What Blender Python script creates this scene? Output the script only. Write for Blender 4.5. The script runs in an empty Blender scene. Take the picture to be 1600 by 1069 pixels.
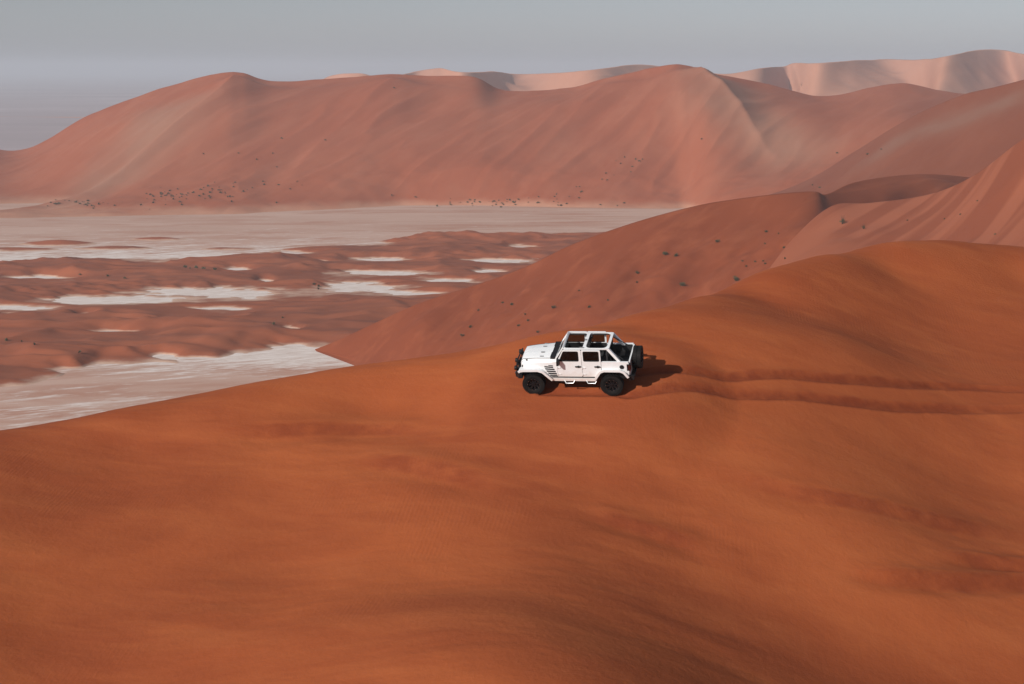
import bpy, bmesh, math, random
import numpy as np
from mathutils import Vector, Matrix, Euler
from mathutils.bvhtree import BVHTree

random.seed(7)
rng = np.random.default_rng(7)
scene = bpy.context.scene
C = scene.collection
R = math.radians

# ------------------------------------------------------------------ camera
CAM_H, PITCH, LENS = 120.0, 10.9, 50.0
FPX = LENS / 36.0 * 1600.0
cam_data = bpy.data.cameras.new('camera')
cam_data.lens = LENS
cam_data.sensor_width = 36.0
cam_data.clip_start = 0.5
cam_data.clip_end = 200000.0
cam = bpy.data.objects.new('camera', cam_data)
cam.location = (0, 0, CAM_H)
cam.rotation_euler = (R(90 - PITCH), 0, 0)
C.objects.link(cam)
scene.camera = cam

# ------------------------------------------------------------------ world, sun, exposure
SUN = Vector((-1.16, -1.11, 0.80)).normalized()
SUN_EL = math.asin(SUN.z)
SUN_AZ = math.atan2(SUN.x, SUN.y)
world = bpy.data.worlds.new('World')
scene.world = world
world.use_nodes = True
wn = world.node_tree
wn.nodes.clear()
sky = wn.nodes.new('ShaderNodeTexSky')
sky.sky_type = 'NISHITA'
sky.sun_disc = False
sky.sun_elevation = SUN_EL
sky.sun_rotation = SUN_AZ % (2 * math.pi)
sky.altitude = 100
sky.air_density = 1.2
sky.dust_density = 0.7
sky.ozone_density = 1.0
hs = wn.nodes.new('ShaderNodeHueSaturation')
hs.inputs['Saturation'].default_value = 0.34
bg = wn.nodes.new('ShaderNodeBackground')
bg.inputs['Strength'].default_value = 0.065
wo = wn.nodes.new('ShaderNodeOutputWorld')
wn.links.new(sky.outputs[0], hs.inputs['Color'])
tint = wn.nodes.new('ShaderNodeMix'); tint.data_type = 'RGBA'; tint.blend_type = 'MULTIPLY'
tint.inputs[0].default_value = 1.0; tint.inputs[7].default_value = (0.865, 0.95, 1.12, 1)
wn.links.new(hs.outputs[0], tint.inputs[6])
wn.links.new(tint.outputs[2], bg.inputs['Color'])
wn.links.new(bg.outputs[0], wo.inputs['Surface'])

sd = bpy.data.lights.new('sun', 'SUN')
sd.energy = 4.6
sd.angle = R(0.55)
sd.color = (1.0, 0.965, 0.915)
sun = bpy.data.objects.new('sun', sd)
sun.rotation_euler = (-SUN).to_track_quat('-Z', 'Y').to_euler()
sun.location = (-200, -200, 400)
C.objects.link(sun)

scene.view_settings.view_transform = 'Standard'
scene.view_settings.look = 'None'
scene.view_settings.gamma = 1.0
scene.view_settings.use_curve_mapping = False
scene.view_settings.exposure = 0.10
scene.cycles.volume_bounces = 1
scene.cycles.max_bounces = 6
scene.cycles.transparent_max_bounces = 12

# ------------------------------------------------------------------ numeric helpers
PR = R(PITCH)
def ray(px, row):
    cx = (px - 800.0) / FPX
    cy = -(row - 534.5) / FPX
    return np.array([cx, math.cos(PR) + cy * math.sin(PR), -math.sin(PR) + cy * math.cos(PR)])
def pt(px, row, dist):
    d = ray(px, row)
    return d * (dist / d[1]) + np.array([0, 0, CAM_H])
def gp(px, row, z=0.0):
    d = ray(px, row)
    return d * ((z - CAM_H) / d[2]) + np.array([0, 0, CAM_H])

_perm = rng.permutation(1024)
_ang = rng.random(1024) * 2 * np.pi
def perlin(x, y):
    x = np.asarray(x, float); y = np.asarray(y, float)
    xi = np.floor(x).astype(np.int64); yi = np.floor(y).astype(np.int64)
    xf = x - xi; yf = y - yi
    u = xf ** 3 * (xf * (xf * 6 - 15) + 10); v = yf ** 3 * (yf * (yf * 6 - 15) + 10)
    def g(ix, iy, dx, dy):
        h = _perm[(_perm[ix & 1023] + iy) & 1023]
        a = _ang[h]
        return np.cos(a) * dx + np.sin(a) * dy
    a = g(xi, yi, xf, yf); b = g(xi + 1, yi, xf - 1, yf)
    c = g(xi, yi + 1, xf, yf - 1); d = g(xi + 1, yi + 1, xf - 1, yf - 1)
    return ((a + u * (b - a)) + v * ((c + u * (d - c)) - (a + u * (b - a)))) * 1.5
def fbm(x, y, o=4, gain=0.5):
    s = 0; a = 1.0; f = 1.0
    for k in range(o):
        s = s + a * perlin(x * f + 17.3 * k, y * f - 9.1 * k); a *= gain; f *= 2.03
    return s
def sstep(a, b, x):
    t = np.clip((x - a) / (b - a), 0, 1)
    return t * t * (3 - 2 * t)

def polyline_dist(x, y, pts):
    best = np.full(x.shape, 1e9); sgn = np.zeros(x.shape); along = np.zeros(x.shape); acc = 0
    for a, b in zip(pts[:-1], pts[1:]):
        ab = b - a; L = np.hypot(*ab)
        t = np.clip(((x - a[0]) * ab[0] + (y - a[1]) * ab[1]) / L ** 2, 0, 1)
        d = np.hypot(x - a[0] - t * ab[0], y - a[1] - t * ab[1])
        s = np.sign((x - a[0]) * ab[1] - (y - a[1]) * ab[0])
        m = d < best
        best = np.where(m, d, best); sgn = np.where(m, s, sgn); along = np.where(m, acc + t * L, along)
        acc += L
    return best, sgn, along, acc

# ------------------------------------------------------------------ materials
def new_mat(name):
    m = bpy.data.materials.new(name)
    m.use_nodes = True
    nt = m.node_tree
    b = nt.nodes['Principled BSDF']
    return m, nt, b
class NB:
    def __init__(s, nt): s.nt = nt
    def n(s, t, **kw):
        nd = s.nt.nodes.new(t)
        for k, v in kw.items():
            if k in nd.inputs: nd.inputs[k].default_value = v
            else: setattr(nd, k, v)
        return nd
    def l(s, a, b): s.nt.links.new(a, b)
    def noise(s, vec, scale, detail=4, rough=0.55, dist=0.0):
        t = s.n('ShaderNodeTexNoise')
        t.inputs['Scale'].default_value = scale; t.inputs['Detail'].default_value = detail
        t.inputs['Roughness'].default_value = rough; t.inputs['Distortion'].default_value = dist
        s.l(vec, t.inputs['Vector']); return t.outputs['Fac']
    def mapping(s, vec, scale=(1, 1, 1), rot=(0, 0, 0), loc=(0, 0, 0)):
        m = s.n('ShaderNodeMapping')
        m.inputs['Scale'].default_value = scale; m.inputs['Rotation'].default_value = rot; m.inputs['Location'].default_value = loc
        s.l(vec, m.inputs['Vector']); return m.outputs[0]
    def ramp(s, fac, stops, interp='LINEAR'):
        r = s.n('ShaderNodeValToRGB'); r.color_ramp.interpolation = interp
        e = r.color_ramp.elements
        while len(e) < len(stops): e.new(0.5)
        for el, (p, c) in zip(e, stops):
            el.position = p
            el.color = (c, c, c, 1) if isinstance(c, (int, float)) else (*c, 1)
        s.l(fac, r.inputs[0]); return r.outputs[0]
    def mix(s, fac, a, b, mode='MIX'):
        m = s.n('ShaderNodeMix'); m.data_type = 'RGBA'; m.blend_type = mode
        for sock, v in ((m.inputs[0], fac), (m.inputs[6], a), (m.inputs[7], b)):
            if isinstance(v, (int, float)): sock.default_value = v
            elif isinstance(v, tuple): sock.default_value = (*v, 1)
            else: s.l(v, sock)
        return m.outputs[2]
    def math(s, op, a, b=0.0, clamp=False):
        m = s.n('ShaderNodeMath'); m.operation = op; m.use_clamp = clamp
        for sock, v in ((m.inputs[0], a), (m.inputs[1], b)):
            if isinstance(v, (int, float)): sock.default_value = v
            else: s.l(v, sock)
        return m.outputs[0]

def sand_mat(name, base, dark, light, big, streak, streak_rot, ripple=None, grain=None, streak_amt=0.6, patch_amt=0.7, sr=(0.45, 0.72), bands=None, pale=None, margin=None, rut=None):
    m, nt, b = new_mat(name)
    k = NB(nt)
    tc = k.n('ShaderNodeTexCoord').outputs['Object']
    f1 = k.noise(tc, 1.0 / big, 5, 0.55, 0.6)
    sv = k.mapping(k.mapping(tc, (1, 1, 1), (0, 0, R(90 - streak_rot))), (1.0 / streak[0], 1.0 / streak[1], 1.0 / streak[0]))
    f2 = k.noise(sv, 1.0, 5, 0.6, 0.4)
    c = k.mix(k.math('MULTIPLY', k.ramp(f1, [(0.38, 0.0), (0.62, 1.0)]), patch_amt), base, dark)
    c = k.mix(k.math('MULTIPLY', k.ramp(f2, [(sr[0], 0.0), (sr[1], 1.0)]), streak_amt), c, light)
    f3 = k.noise(tc, 6.0 / big, 6, 0.6)
    c = k.mix(0.25, c, k.mix(f3, dark, light), 'MIX')
    if pale:
        at = k.n('ShaderNodeAttribute'); at.attribute_name = 'pale_sand'
        c = k.mix(k.math('MULTIPLY', at.outputs['Fac'], k.ramp(f2, [(0.25, 0.5), (0.6, 1.0)])), c, pale)
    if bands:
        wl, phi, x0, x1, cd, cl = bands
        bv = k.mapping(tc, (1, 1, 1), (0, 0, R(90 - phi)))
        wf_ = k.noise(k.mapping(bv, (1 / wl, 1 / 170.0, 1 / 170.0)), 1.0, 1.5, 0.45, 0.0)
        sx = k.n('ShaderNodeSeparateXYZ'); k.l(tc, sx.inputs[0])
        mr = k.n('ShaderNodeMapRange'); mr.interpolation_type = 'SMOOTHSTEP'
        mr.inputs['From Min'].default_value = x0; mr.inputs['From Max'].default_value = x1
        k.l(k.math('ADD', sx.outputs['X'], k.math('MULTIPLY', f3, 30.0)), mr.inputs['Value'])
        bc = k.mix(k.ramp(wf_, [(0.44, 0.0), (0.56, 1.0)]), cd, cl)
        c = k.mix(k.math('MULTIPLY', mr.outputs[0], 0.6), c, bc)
    if rut:
        ra = k.n('ShaderNodeAttribute'); ra.attribute_name = 'turned_sand'
        c = k.mix(k.math('MULTIPLY', ra.outputs['Fac'], k.ramp(k.noise(tc, 1.3, 4, 0.6), [(0.3, 0.45), (0.6, 1.0)])), c, rut)
    if margin:
        z0, z1, mc = margin
        sz = k.n('ShaderNodeSeparateXYZ'); k.l(tc, sz.inputs[0])
        zz = k.math('ADD', sz.outputs['Z'], k.math('MULTIPLY', k.math('SUBTRACT', f3, 0.5), z1 * 1.6))
        mm = k.n('ShaderNodeMapRange'); mm.interpolation_type = 'SMOOTHSTEP'
        mm.inputs['From Min'].default_value = z1; mm.inputs['From Max'].default_value = z0
        k.l(zz, mm.inputs['Value'])
        c = k.mix(mm.outputs[0], c, mc)
    if grain:
        f4 = k.noise(tc, grain, 3, 0.6)
        c = k.mix(k.math('MULTIPLY', f4, 0.22), c, (dark[0] * .7, dark[1] * .7, dark[2] * .7))
    k.l(c, b.inputs['Base Color'])
    b.inputs['Roughness'].default_value = 0.95
    b.inputs['Specular IOR Level'].default_value = 0.12
    h = None
    if ripple:
        wl, rot, strength = ripple
        wv = k.mapping(tc, (1, 1, 1), (0, 0, R(rot)))
        w = k.n('ShaderNodeTexWave'); w.wave_type = 'BANDS'; w.bands_direction = 'X'; w.wave_profile = 'SIN'
        w.inputs['Scale'].default_value = 0.314 / wl
        w.inputs['Distortion'].default_value = 2.2; w.inputs['Detail'].default_value = 2.0
        w.inputs['Detail Scale'].default_value = 0.35
        k.l(wv, w.inputs['Vector'])
        msk = k.ramp(k.noise(tc, 0.16, 4, 0.6), [(0.54, 0.0), (0.70, 1.0)])
        h = k.math('MULTIPLY', w.outputs['Fac'], msk)
        bp = k.n('ShaderNodeBump'); bp.inputs['Strength'].default_value = strength; bp.inputs['Distance'].default_value = wl * 0.16
        k.l(h, bp.inputs['Height'])
        bp2 = k.n('ShaderNodeBump'); bp2.inputs['Strength'].default_value = 0.5; bp2.inputs['Distance'].default_value = 0.045
        k.l(k.noise(tc, 5.0, 6, 0.65), bp2.inputs['Height'])
        k.l(bp.outputs[0], bp2.inputs['Normal'])
        k.l(bp2.outputs[0], b.inputs['Normal'])
    else:
        bp = k.n('ShaderNodeBump'); bp.inputs['Strength'].default_value = 0.5; bp.inputs['Distance'].default_value = streak[0] * 0.05
        k.l(f2, bp.inputs['Height']); k.l(bp.outputs[0], b.inputs['Normal'])
    return m

M_fg = sand_mat('orange_sand', (0.385, 0.094, 0.029), (0.235, 0.050, 0.018), (0.45, 0.128, 0.041), 15.0, (1.3, 7.0), -18,
                ripple=(0.15, 8, 0.16), grain=22.0, streak_amt=0.5, patch_amt=0.85, rut=(0.20, 0.042, 0.016))
M_mid = sand_mat('red_sand', (0.222, 0.049, 0.016), (0.162, 0.034, 0.012), (0.28, 0.074, 0.029), 90.0, (9.0, 90.0), 50, streak_amt=0.7, sr=(0.50, 0.68))
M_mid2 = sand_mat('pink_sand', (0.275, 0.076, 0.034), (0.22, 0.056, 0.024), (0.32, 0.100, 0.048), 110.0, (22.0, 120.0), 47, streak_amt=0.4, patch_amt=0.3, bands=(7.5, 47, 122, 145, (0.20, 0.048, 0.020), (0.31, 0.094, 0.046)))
M_far = sand_mat('far_sand', (0.30, 0.078, 0.033), (0.245, 0.056, 0.022), (0.35, 0.118, 0.062), 280.0, (34.0, 340.0), 66, streak_amt=0.55, sr=(0.44, 0.70), pale=(0.29, 0.128, 0.078), margin=(-1.0, 7.0, (0.42, 0.20, 0.125)))
M_right = sand_mat('valley_sand', (0.215, 0.058, 0.026), (0.175, 0.044, 0.019), (0.25, 0.082, 0.042), 200.0, (28.0, 260.0), 60, streak_amt=0.5, sr=(0.44, 0.70), pale=(0.225, 0.098, 0.062))
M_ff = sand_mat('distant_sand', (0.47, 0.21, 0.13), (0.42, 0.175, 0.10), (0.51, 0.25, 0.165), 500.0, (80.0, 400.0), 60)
M_hum = sand_mat('hummock_sand', (0.285, 0.076, 0.032), (0.18, 0.054, 0.028), (0.35, 0.106, 0.048), 70.0, (14.0, 60.0), 8, streak_amt=0.7, patch_amt=0.9, margin=(-0.1, 1.0, (0.52, 0.34, 0.25)))

def salt_mat():
    m, nt, b = new_mat('salt_crust')
    k = NB(nt)
    tc = k.n('ShaderNodeTexCoord').outputs['Object']
    sep = k.n('ShaderNodeSeparateXYZ'); k.l(tc, sep.inputs[0])
    st = k.noise(k.mapping(k.mapping(tc, (1, 1, 1), (0, 0, R(-24))), (1 / 42.0, 1 / 8.0, 1)), 1.0, 8, 0.68, 0.5)
    st2 = k.noise(k.mapping(k.mapping(tc, (1, 1, 1), (0, 0, R(-20))), (1 / 10.0, 1 / 3.0, 1)), 1.0, 5, 0.7)
    far = k.noise(k.mapping(tc, (1 / 160.0, 1 / 30.0, 1), (0, 0, R(5))), 1.0, 6, 0.6)
    # crust cover by distance band: near flat partly white, the inner pans white, the far flat mostly mud
    yb = k.math('DIVIDE', sep.outputs['Y'], 1600.0)
    bias = k.ramp(yb, [(0.270, 0.55), (0.335, 0.46), (0.354, 0.53), (0.380, 0.80), (0.51, 0.86), (0.565, 0.63), (0.60, 0.55), (0.63, 0.47), (0.70, 0.41), (1.0, 0.36)])
    v = k.math('ADD', k.math('ADD', k.math('MULTIPLY', st, 0.62), k.math('MULTIPLY', st2, 0.38)), k.math('SUBTRACT', bias, 0.5))
    f = k.ramp(v, [(0.49, 0.0), (0.63, 1.0)])
    mud = k.mix(far, (0.42, 0.225, 0.155), (0.66, 0.46, 0.37))
    mud = k.mix(k.math('MULTIPLY', k.ramp(k.noise(k.mapping(tc, (1 / 110.0, 1 / 26.0, 1)), 1.0, 5, 0.6, 0.8), [(0.48, 0.0), (0.68, 1.0)]), 0.75), mud, (0.40, 0.165, 0.095))
    mud = k.mix(k.math('MULTIPLY', st2, 0.35), mud, (0.33, 0.19, 0.14))
    white = k.mix(k.ramp(st2, [(0.3, 0.0), (0.7, 1.0)]), (0.56, 0.44, 0.37), (0.80, 0.71, 0.65))
    c = k.mix(f, mud, white)
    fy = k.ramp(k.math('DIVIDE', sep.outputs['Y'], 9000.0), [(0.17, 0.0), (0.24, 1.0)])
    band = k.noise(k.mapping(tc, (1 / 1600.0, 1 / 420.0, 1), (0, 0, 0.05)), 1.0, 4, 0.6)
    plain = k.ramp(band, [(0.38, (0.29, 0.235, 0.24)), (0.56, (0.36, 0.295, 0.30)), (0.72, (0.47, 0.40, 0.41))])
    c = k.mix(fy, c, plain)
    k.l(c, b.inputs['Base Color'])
    b.inputs['Roughness'].default_value = 0.9
    b.inputs['Specular IOR Level'].default_value = 0.2
    bp = k.n('ShaderNodeBump'); bp.inputs['Strength'].default_value = 0.3; bp.inputs['Distance'].default_value = 0.3
    k.l(st2, bp.inputs['Height']); k.l(bp.outputs[0], b.inputs['Normal'])
    return m
M_salt = salt_mat()

# ------------------------------------------------------------------ mesh helpers
def mesh_obj(name, verts, faces, mat, parent=None, smooth=True):
    me = bpy.data.meshes.new(name)
    me.from_pydata([tuple(v) for v in verts], [], faces)
    me.update()
    if smooth:
        me.polygons.foreach_set('use_smooth', [True] * len(me.polygons))
    if mat: me.materials.append(mat)
    o = bpy.data.objects.new(name, me)
    C.objects.link(o)
    if parent: o.parent = parent
    return o
def grid_obj(name, P, mat):
    n, m = P.shape[:2]
    me = bpy.data.meshes.new(name)
    me.vertices.add(n * m)
    me.vertices.foreach_set('co', P.reshape(-1).astype(np.float32))
    idx = np.arange(n * m).reshape(n, m)
    q = np.stack([idx[:-1, :-1], idx[:-1, 1:], idx[1:, 1:], idx[1:, :-1]], -1).reshape(-1, 4)
    nf = len(q)
    me.loops.add(nf * 4); me.loops.foreach_set('vertex_index', q.reshape(-1).astype(np.int32))
    me.polygons.add(nf)
    me.polygons.foreach_set('loop_start', np.arange(0, nf * 4, 4, dtype=np.int32))
    me.polygons.foreach_set('loop_total', np.full(nf, 4, dtype=np.int32))
    me.polygons.foreach_set('use_smooth', np.ones(nf, dtype=bool))
    me.update(calc_edges=True); me.validate()
    a = me.polygons[0].normal
    if sum(p.normal.z for p in list(me.polygons)[::max(1, nf // 50)]) < 0:
        me.flip_normals()
    me.materials.append(mat)
    o = bpy.data.objects.new(name, me); C.objects.link(o)
    return o
def tag(o, label=None, cat=None, group=None, kind=None):
    if label: o['label'] = label
    if cat: o['category'] = cat
    if group: o['group'] = group
    if kind: o['kind'] = kind
    return o

def hermite_rows(P, counts, crease=()):
    """P: (K, N, 3) curves -> rows interpolated across K with creases."""
    K = len(P); out = []
    def tan(i, side):
        if i in crease or i == 0 or i == K - 1:
            if side > 0: return P[min(i + 1, K - 1)] - P[i]
            return P[i] - P[max(i - 1, 0)]
        a = P[i] - P[i - 1]; b = P[i + 1] - P[i]
        return 0.5 * (a + b)
    for i in range(K - 1):
        m0 = tan(i, +1); m1 = tan(i + 1, -1)
        n = counts[i]
        for j in range(n + (1 if i == K - 2 else 0)):
            t = j / n
            h = (2*t**3 - 3*t**2 + 1, t**3 - 2*t**2 + t, -2*t**3 + 3*t**2, t**3 - t**2)
            out.append(h[0] * P[i] + h[1] * m0 + h[2] * P[i + 1] + h[3] * m1)
    return np.array(out)
def resample(curve, per):
    """Catmull-Rom along the control points, 'per' samples per segment."""
    Q = np.asarray(curve, float); N = len(Q); out = []
    for i in range(N - 1):
        p0 = Q[max(i - 1, 0)]; p1 = Q[i]; p2 = Q[i + 1]; p3 = Q[min(i + 2, N - 1)]
        d1 = 0.5 * (p2 - p0); d2 = 0.5 * (p3 - p1)
        for j in range(per + (1 if i == N - 2 else 0)):
            t = j / per
            out.append((2*t**3-3*t**2+1)*p1 + (t**3-2*t**2+t)*d1 + (-2*t**3+3*t**2)*p2 + (t**3-t**2)*d2)
    return np.array(out)
def loft(name, curves, per, counts, crease, mat, disp=None):
    cur = np.array([resample(c, per) for c in curves])
    P = hermite_rows(cur, counts, crease)
    tot = sum(counts)
    if disp is not None:
        T = np.linspace(0, len(curves) - 1, P.shape[0])
        T = np.concatenate([np.arange(c) / c + i for i, c in enumerate(counts)] + [np.array([len(counts)])])
        P = disp(P, T)
    o = grid_obj(name, P, mat)
    o['kind'] = 'structure'
    return o

# ------------------------------------------------------------------ salt plain
def build_plain():
    ys = np.concatenate([np.linspace(-3000, 0, 5), np.linspace(100, 2000, 20), np.geomspace(2300, 60000, 16)])
    xs = np.concatenate([-np.geomspace(40000, 600, 10), np.linspace(-450, 450, 13), np.geomspace(600, 40000, 10)])
    X, Y = np.meshgrid(xs, ys, indexing='ij')
    P = np.stack([X, Y, np.zeros_like(X)], -1)
    o = grid_obj('salt_flat', P, M_salt); o['kind'] = 'structure'
    return o
plain = build_plain()

# ------------------------------------------------------------------ low red hummocks on the salt flat
def interp_line(pts):
    w = np.array([gp(px, row)[:2] for px, row in pts])
    o = np.argsort(w[:, 0])
    return w[o, 0], w[o, 1]
def build_hummocks():
    xs = np.arange(-540, 330, 1.9); ys = np.arange(470, 1120, 1.5)
    X, Y = np.meshgrid(xs, ys, indexing='ij')
    bx, by = interp_line([(-500, 640), (-200, 628), (0, 616), (58, 609), (100, 592), (128, 582), (175, 587), (255, 582), (320, 574), (360, 562), (460, 557), (500, 556), (640, 600)])
    fx, fy = interp_line([(-500, 430), (-200, 412), (0, 406), (153, 401), (204, 398), (262, 402), (328, 395), (401, 391), (500, 379), (600, 372), (690, 364), (800, 364), (972, 360), (1100, 356)])
    yb = np.interp(X, bx, by); yf = np.interp(X, fx, fy)
    warp = fbm(X / 40 + 5, Y / 30, 3)
    wx = X + 14 * fbm(X / 60, Y / 60 + 40, 2); wy = Y + 10 * fbm(X / 50 + 90, Y / 50, 2)
    d1 = fbm(wx / 85, wy / 48, 4, 0.48)
    rid = 1 - np.abs(fbm(wx / 62 + 30, wy / 36 + 11, 3, 0.45)) * 1.6
    h = 2.8 + 2.8 * d1 + 3.0 * np.clip(rid, -0.2, 1) ** 2 + 0.12 * fbm(X / 9, Y / 7, 3)
    # asymmetric small crests
    saw = (wx / 46 + 0.6 * fbm(wx / 70, wy / 40 + 7, 2)) % 1.0
    h += 1.7 * np.where(saw < 0.72, saw / 0.72, (1 - saw) / 0.28) * sstep(-0.2, 0.5, d1)
    edge_n = 9 * warp + 5 * fbm(X / 12, Y / 8, 3)
    near = sstep(-2, 42, Y - yb + edge_n * 0.6)
    far = sstep(-3, 46, yf - Y + edge_n)
    zone = np.minimum(near, far)
    h = (h * 0.62 + 0.9 + 1.6) * zone - 1.6
    # small outliers on the far flat
    for px, row, rx, ry, a in [(85, 381, 28, 12, 2.6), (250, 374, 26, 9, 1.8), (20, 390, 34, 12, 1.6), (180, 388, 34, 10, 1.5), (360, 389, 24, 10, 1.5)]:
        c = gp(px, row)
        r2 = ((X - c[0]) / rx) ** 2 + ((Y - c[1]) / ry) ** 2
        h = np.maximum(h, -1.6 + (a + 1.6) * np.exp(-r2) * (1 + 0.25 * warp))
    pans = [(205, 435, 446, 468), (70, 245, 461, 477), (-60, 68, 478, 486), (500, 622, 439, 460), (519, 666, 422, 432), (668, 742, 435, 444),
            (735, 830, 403, 412), (797, 837, 384, 390), (437, 467, 512, 521), (420, 482, 540, 547), (222, 278, 555, 561),
            (237, 285, 569, 577), (341, 392, 419, 425), (403, 425, 437, 443), (430, 482, 392, 398), (745, 788, 422, 428), (115, 147, 492, 497), (0, 22, 493, 497), (400, 610, 377, 384), (210, 330, 393, 402), (890, 975, 358, 364), (66, 130, 577, 584), (284, 350, 559, 566), (480, 520, 408, 411), (560, 640, 404, 408), (20, 110, 432, 436), (610, 690, 456, 460), (300, 380, 482, 486), (150, 230, 516, 519)]
    for a, b_, r0, r1 in pans:
        p0 = gp(a, (r0 + r1) / 2); p1 = gp(b_, (r0 + r1) / 2); q0 = gp((a + b_) / 2, r0 - 1); q1 = gp((a + b_) / 2, r1 + 1)
        cx = (p0[0] + p1[0]) / 2; rx = abs(p1[0] - p0[0]) / 2; cy = (q0[1] + q1[1]) / 2; ry = abs(q0[1] - q1[1]) / 2
        u = (X - cx) / (rx * 1.08) + 0.22 * warp; v = (Y - cy + 5 * warp) / (ry * 0.60 + 1.5)
        v = v + 0.3 * u
        r = np.sqrt(u * u + v * v) + 0.30 * fbm(X / 12, Y / 5, 3)
        k = sstep(1.9, 0.30, r)
        h = h * (1 - k) + (-1.1) * k
        # keep low in front of the pan so it stays open to the view
        f = sstep(1.6, 0.5, np.abs(X - cx) / (rx + 14)) * sstep(-40, -2, Y - (cy - ry)) * sstep(cy + 8, cy - 4, Y) * min(1.0, rx / 14)
        h = np.where(f > 0, np.minimum(h, h * (1 - 0.75 * f) + 0.15 * 0.75 * f), h)
    P = np.stack([X, Y, h], -1)
    o = grid_obj('sand_hummocks', P, M_hum); o['kind'] = 'structure'
    return o
hummocks = build_hummocks()

# ------------------------------------------------------------------ big dunes
def sink(pts, d=-40, z=-6):
    return [np.array([p[0], p[1] + d, z]) for p in pts]

def plan(*q): return [pt(*p)[:2] for p in q]
RIDGES = [(plan((1065, 100, 1502), (1100, 135, 1450), (1150, 180, 1390), (1190, 225, 1320), (1235, 250, 1270)), 14.0, 22.0),
          (plan((378, 113, 1548), (350, 150, 1470), (280, 205, 1400), (190, 255, 1320), (110, 300, 1250)), 11.0, 26.0),
          (plan((640, 117, 1545), (560, 180, 1430), (490, 235, 1350), (430, 300, 1240)), 8.0, 24.0),
          (plan((960, 119, 1515), (900, 190, 1410), (840, 255, 1330), (790, 300, 1270)), 6.0, 20.0)]
PALE = [(plan((1100, 112, 1505), (1140, 160, 1420), (1190, 205, 1350), (1260, 245, 1270), (1330, 255, 1240)), 34.0),
        (plan((1640, 150, 900), (1520, 185, 920), (1420, 225, 960), (1340, 255, 1000)), 16.0),
        (plan((300, 150, 1500), (240, 200, 1400), (150, 260, 1300), (40, 310, 1230)), 30.0)]
def add_pale(o):
    n = len(o.data.vertices); co = np.empty(n * 3, np.float32); o.data.vertices.foreach_get('co', co); co = co.reshape(-1, 3)
    x, y = co[:, 0].astype(float), co[:, 1].astype(float); v = np.zeros(n)
    for line, w in PALE:
        d, sg, al, tot = polyline_dist(x, y, resample(np.array(line), 6))
        d = d + 10 * fbm(x / 45, y / 70, 3)
        v = np.maximum(v, np.exp(-np.clip(d, 0, None) ** 2 / (2 * w * w)) * sstep(0, tot * .2, al) * sstep(tot, tot * .7, al))
    at = o.data.attributes.new('pale_sand', 'FLOAT', 'POINT'); at.data.foreach_set('value', v.astype(np.float32))
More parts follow.
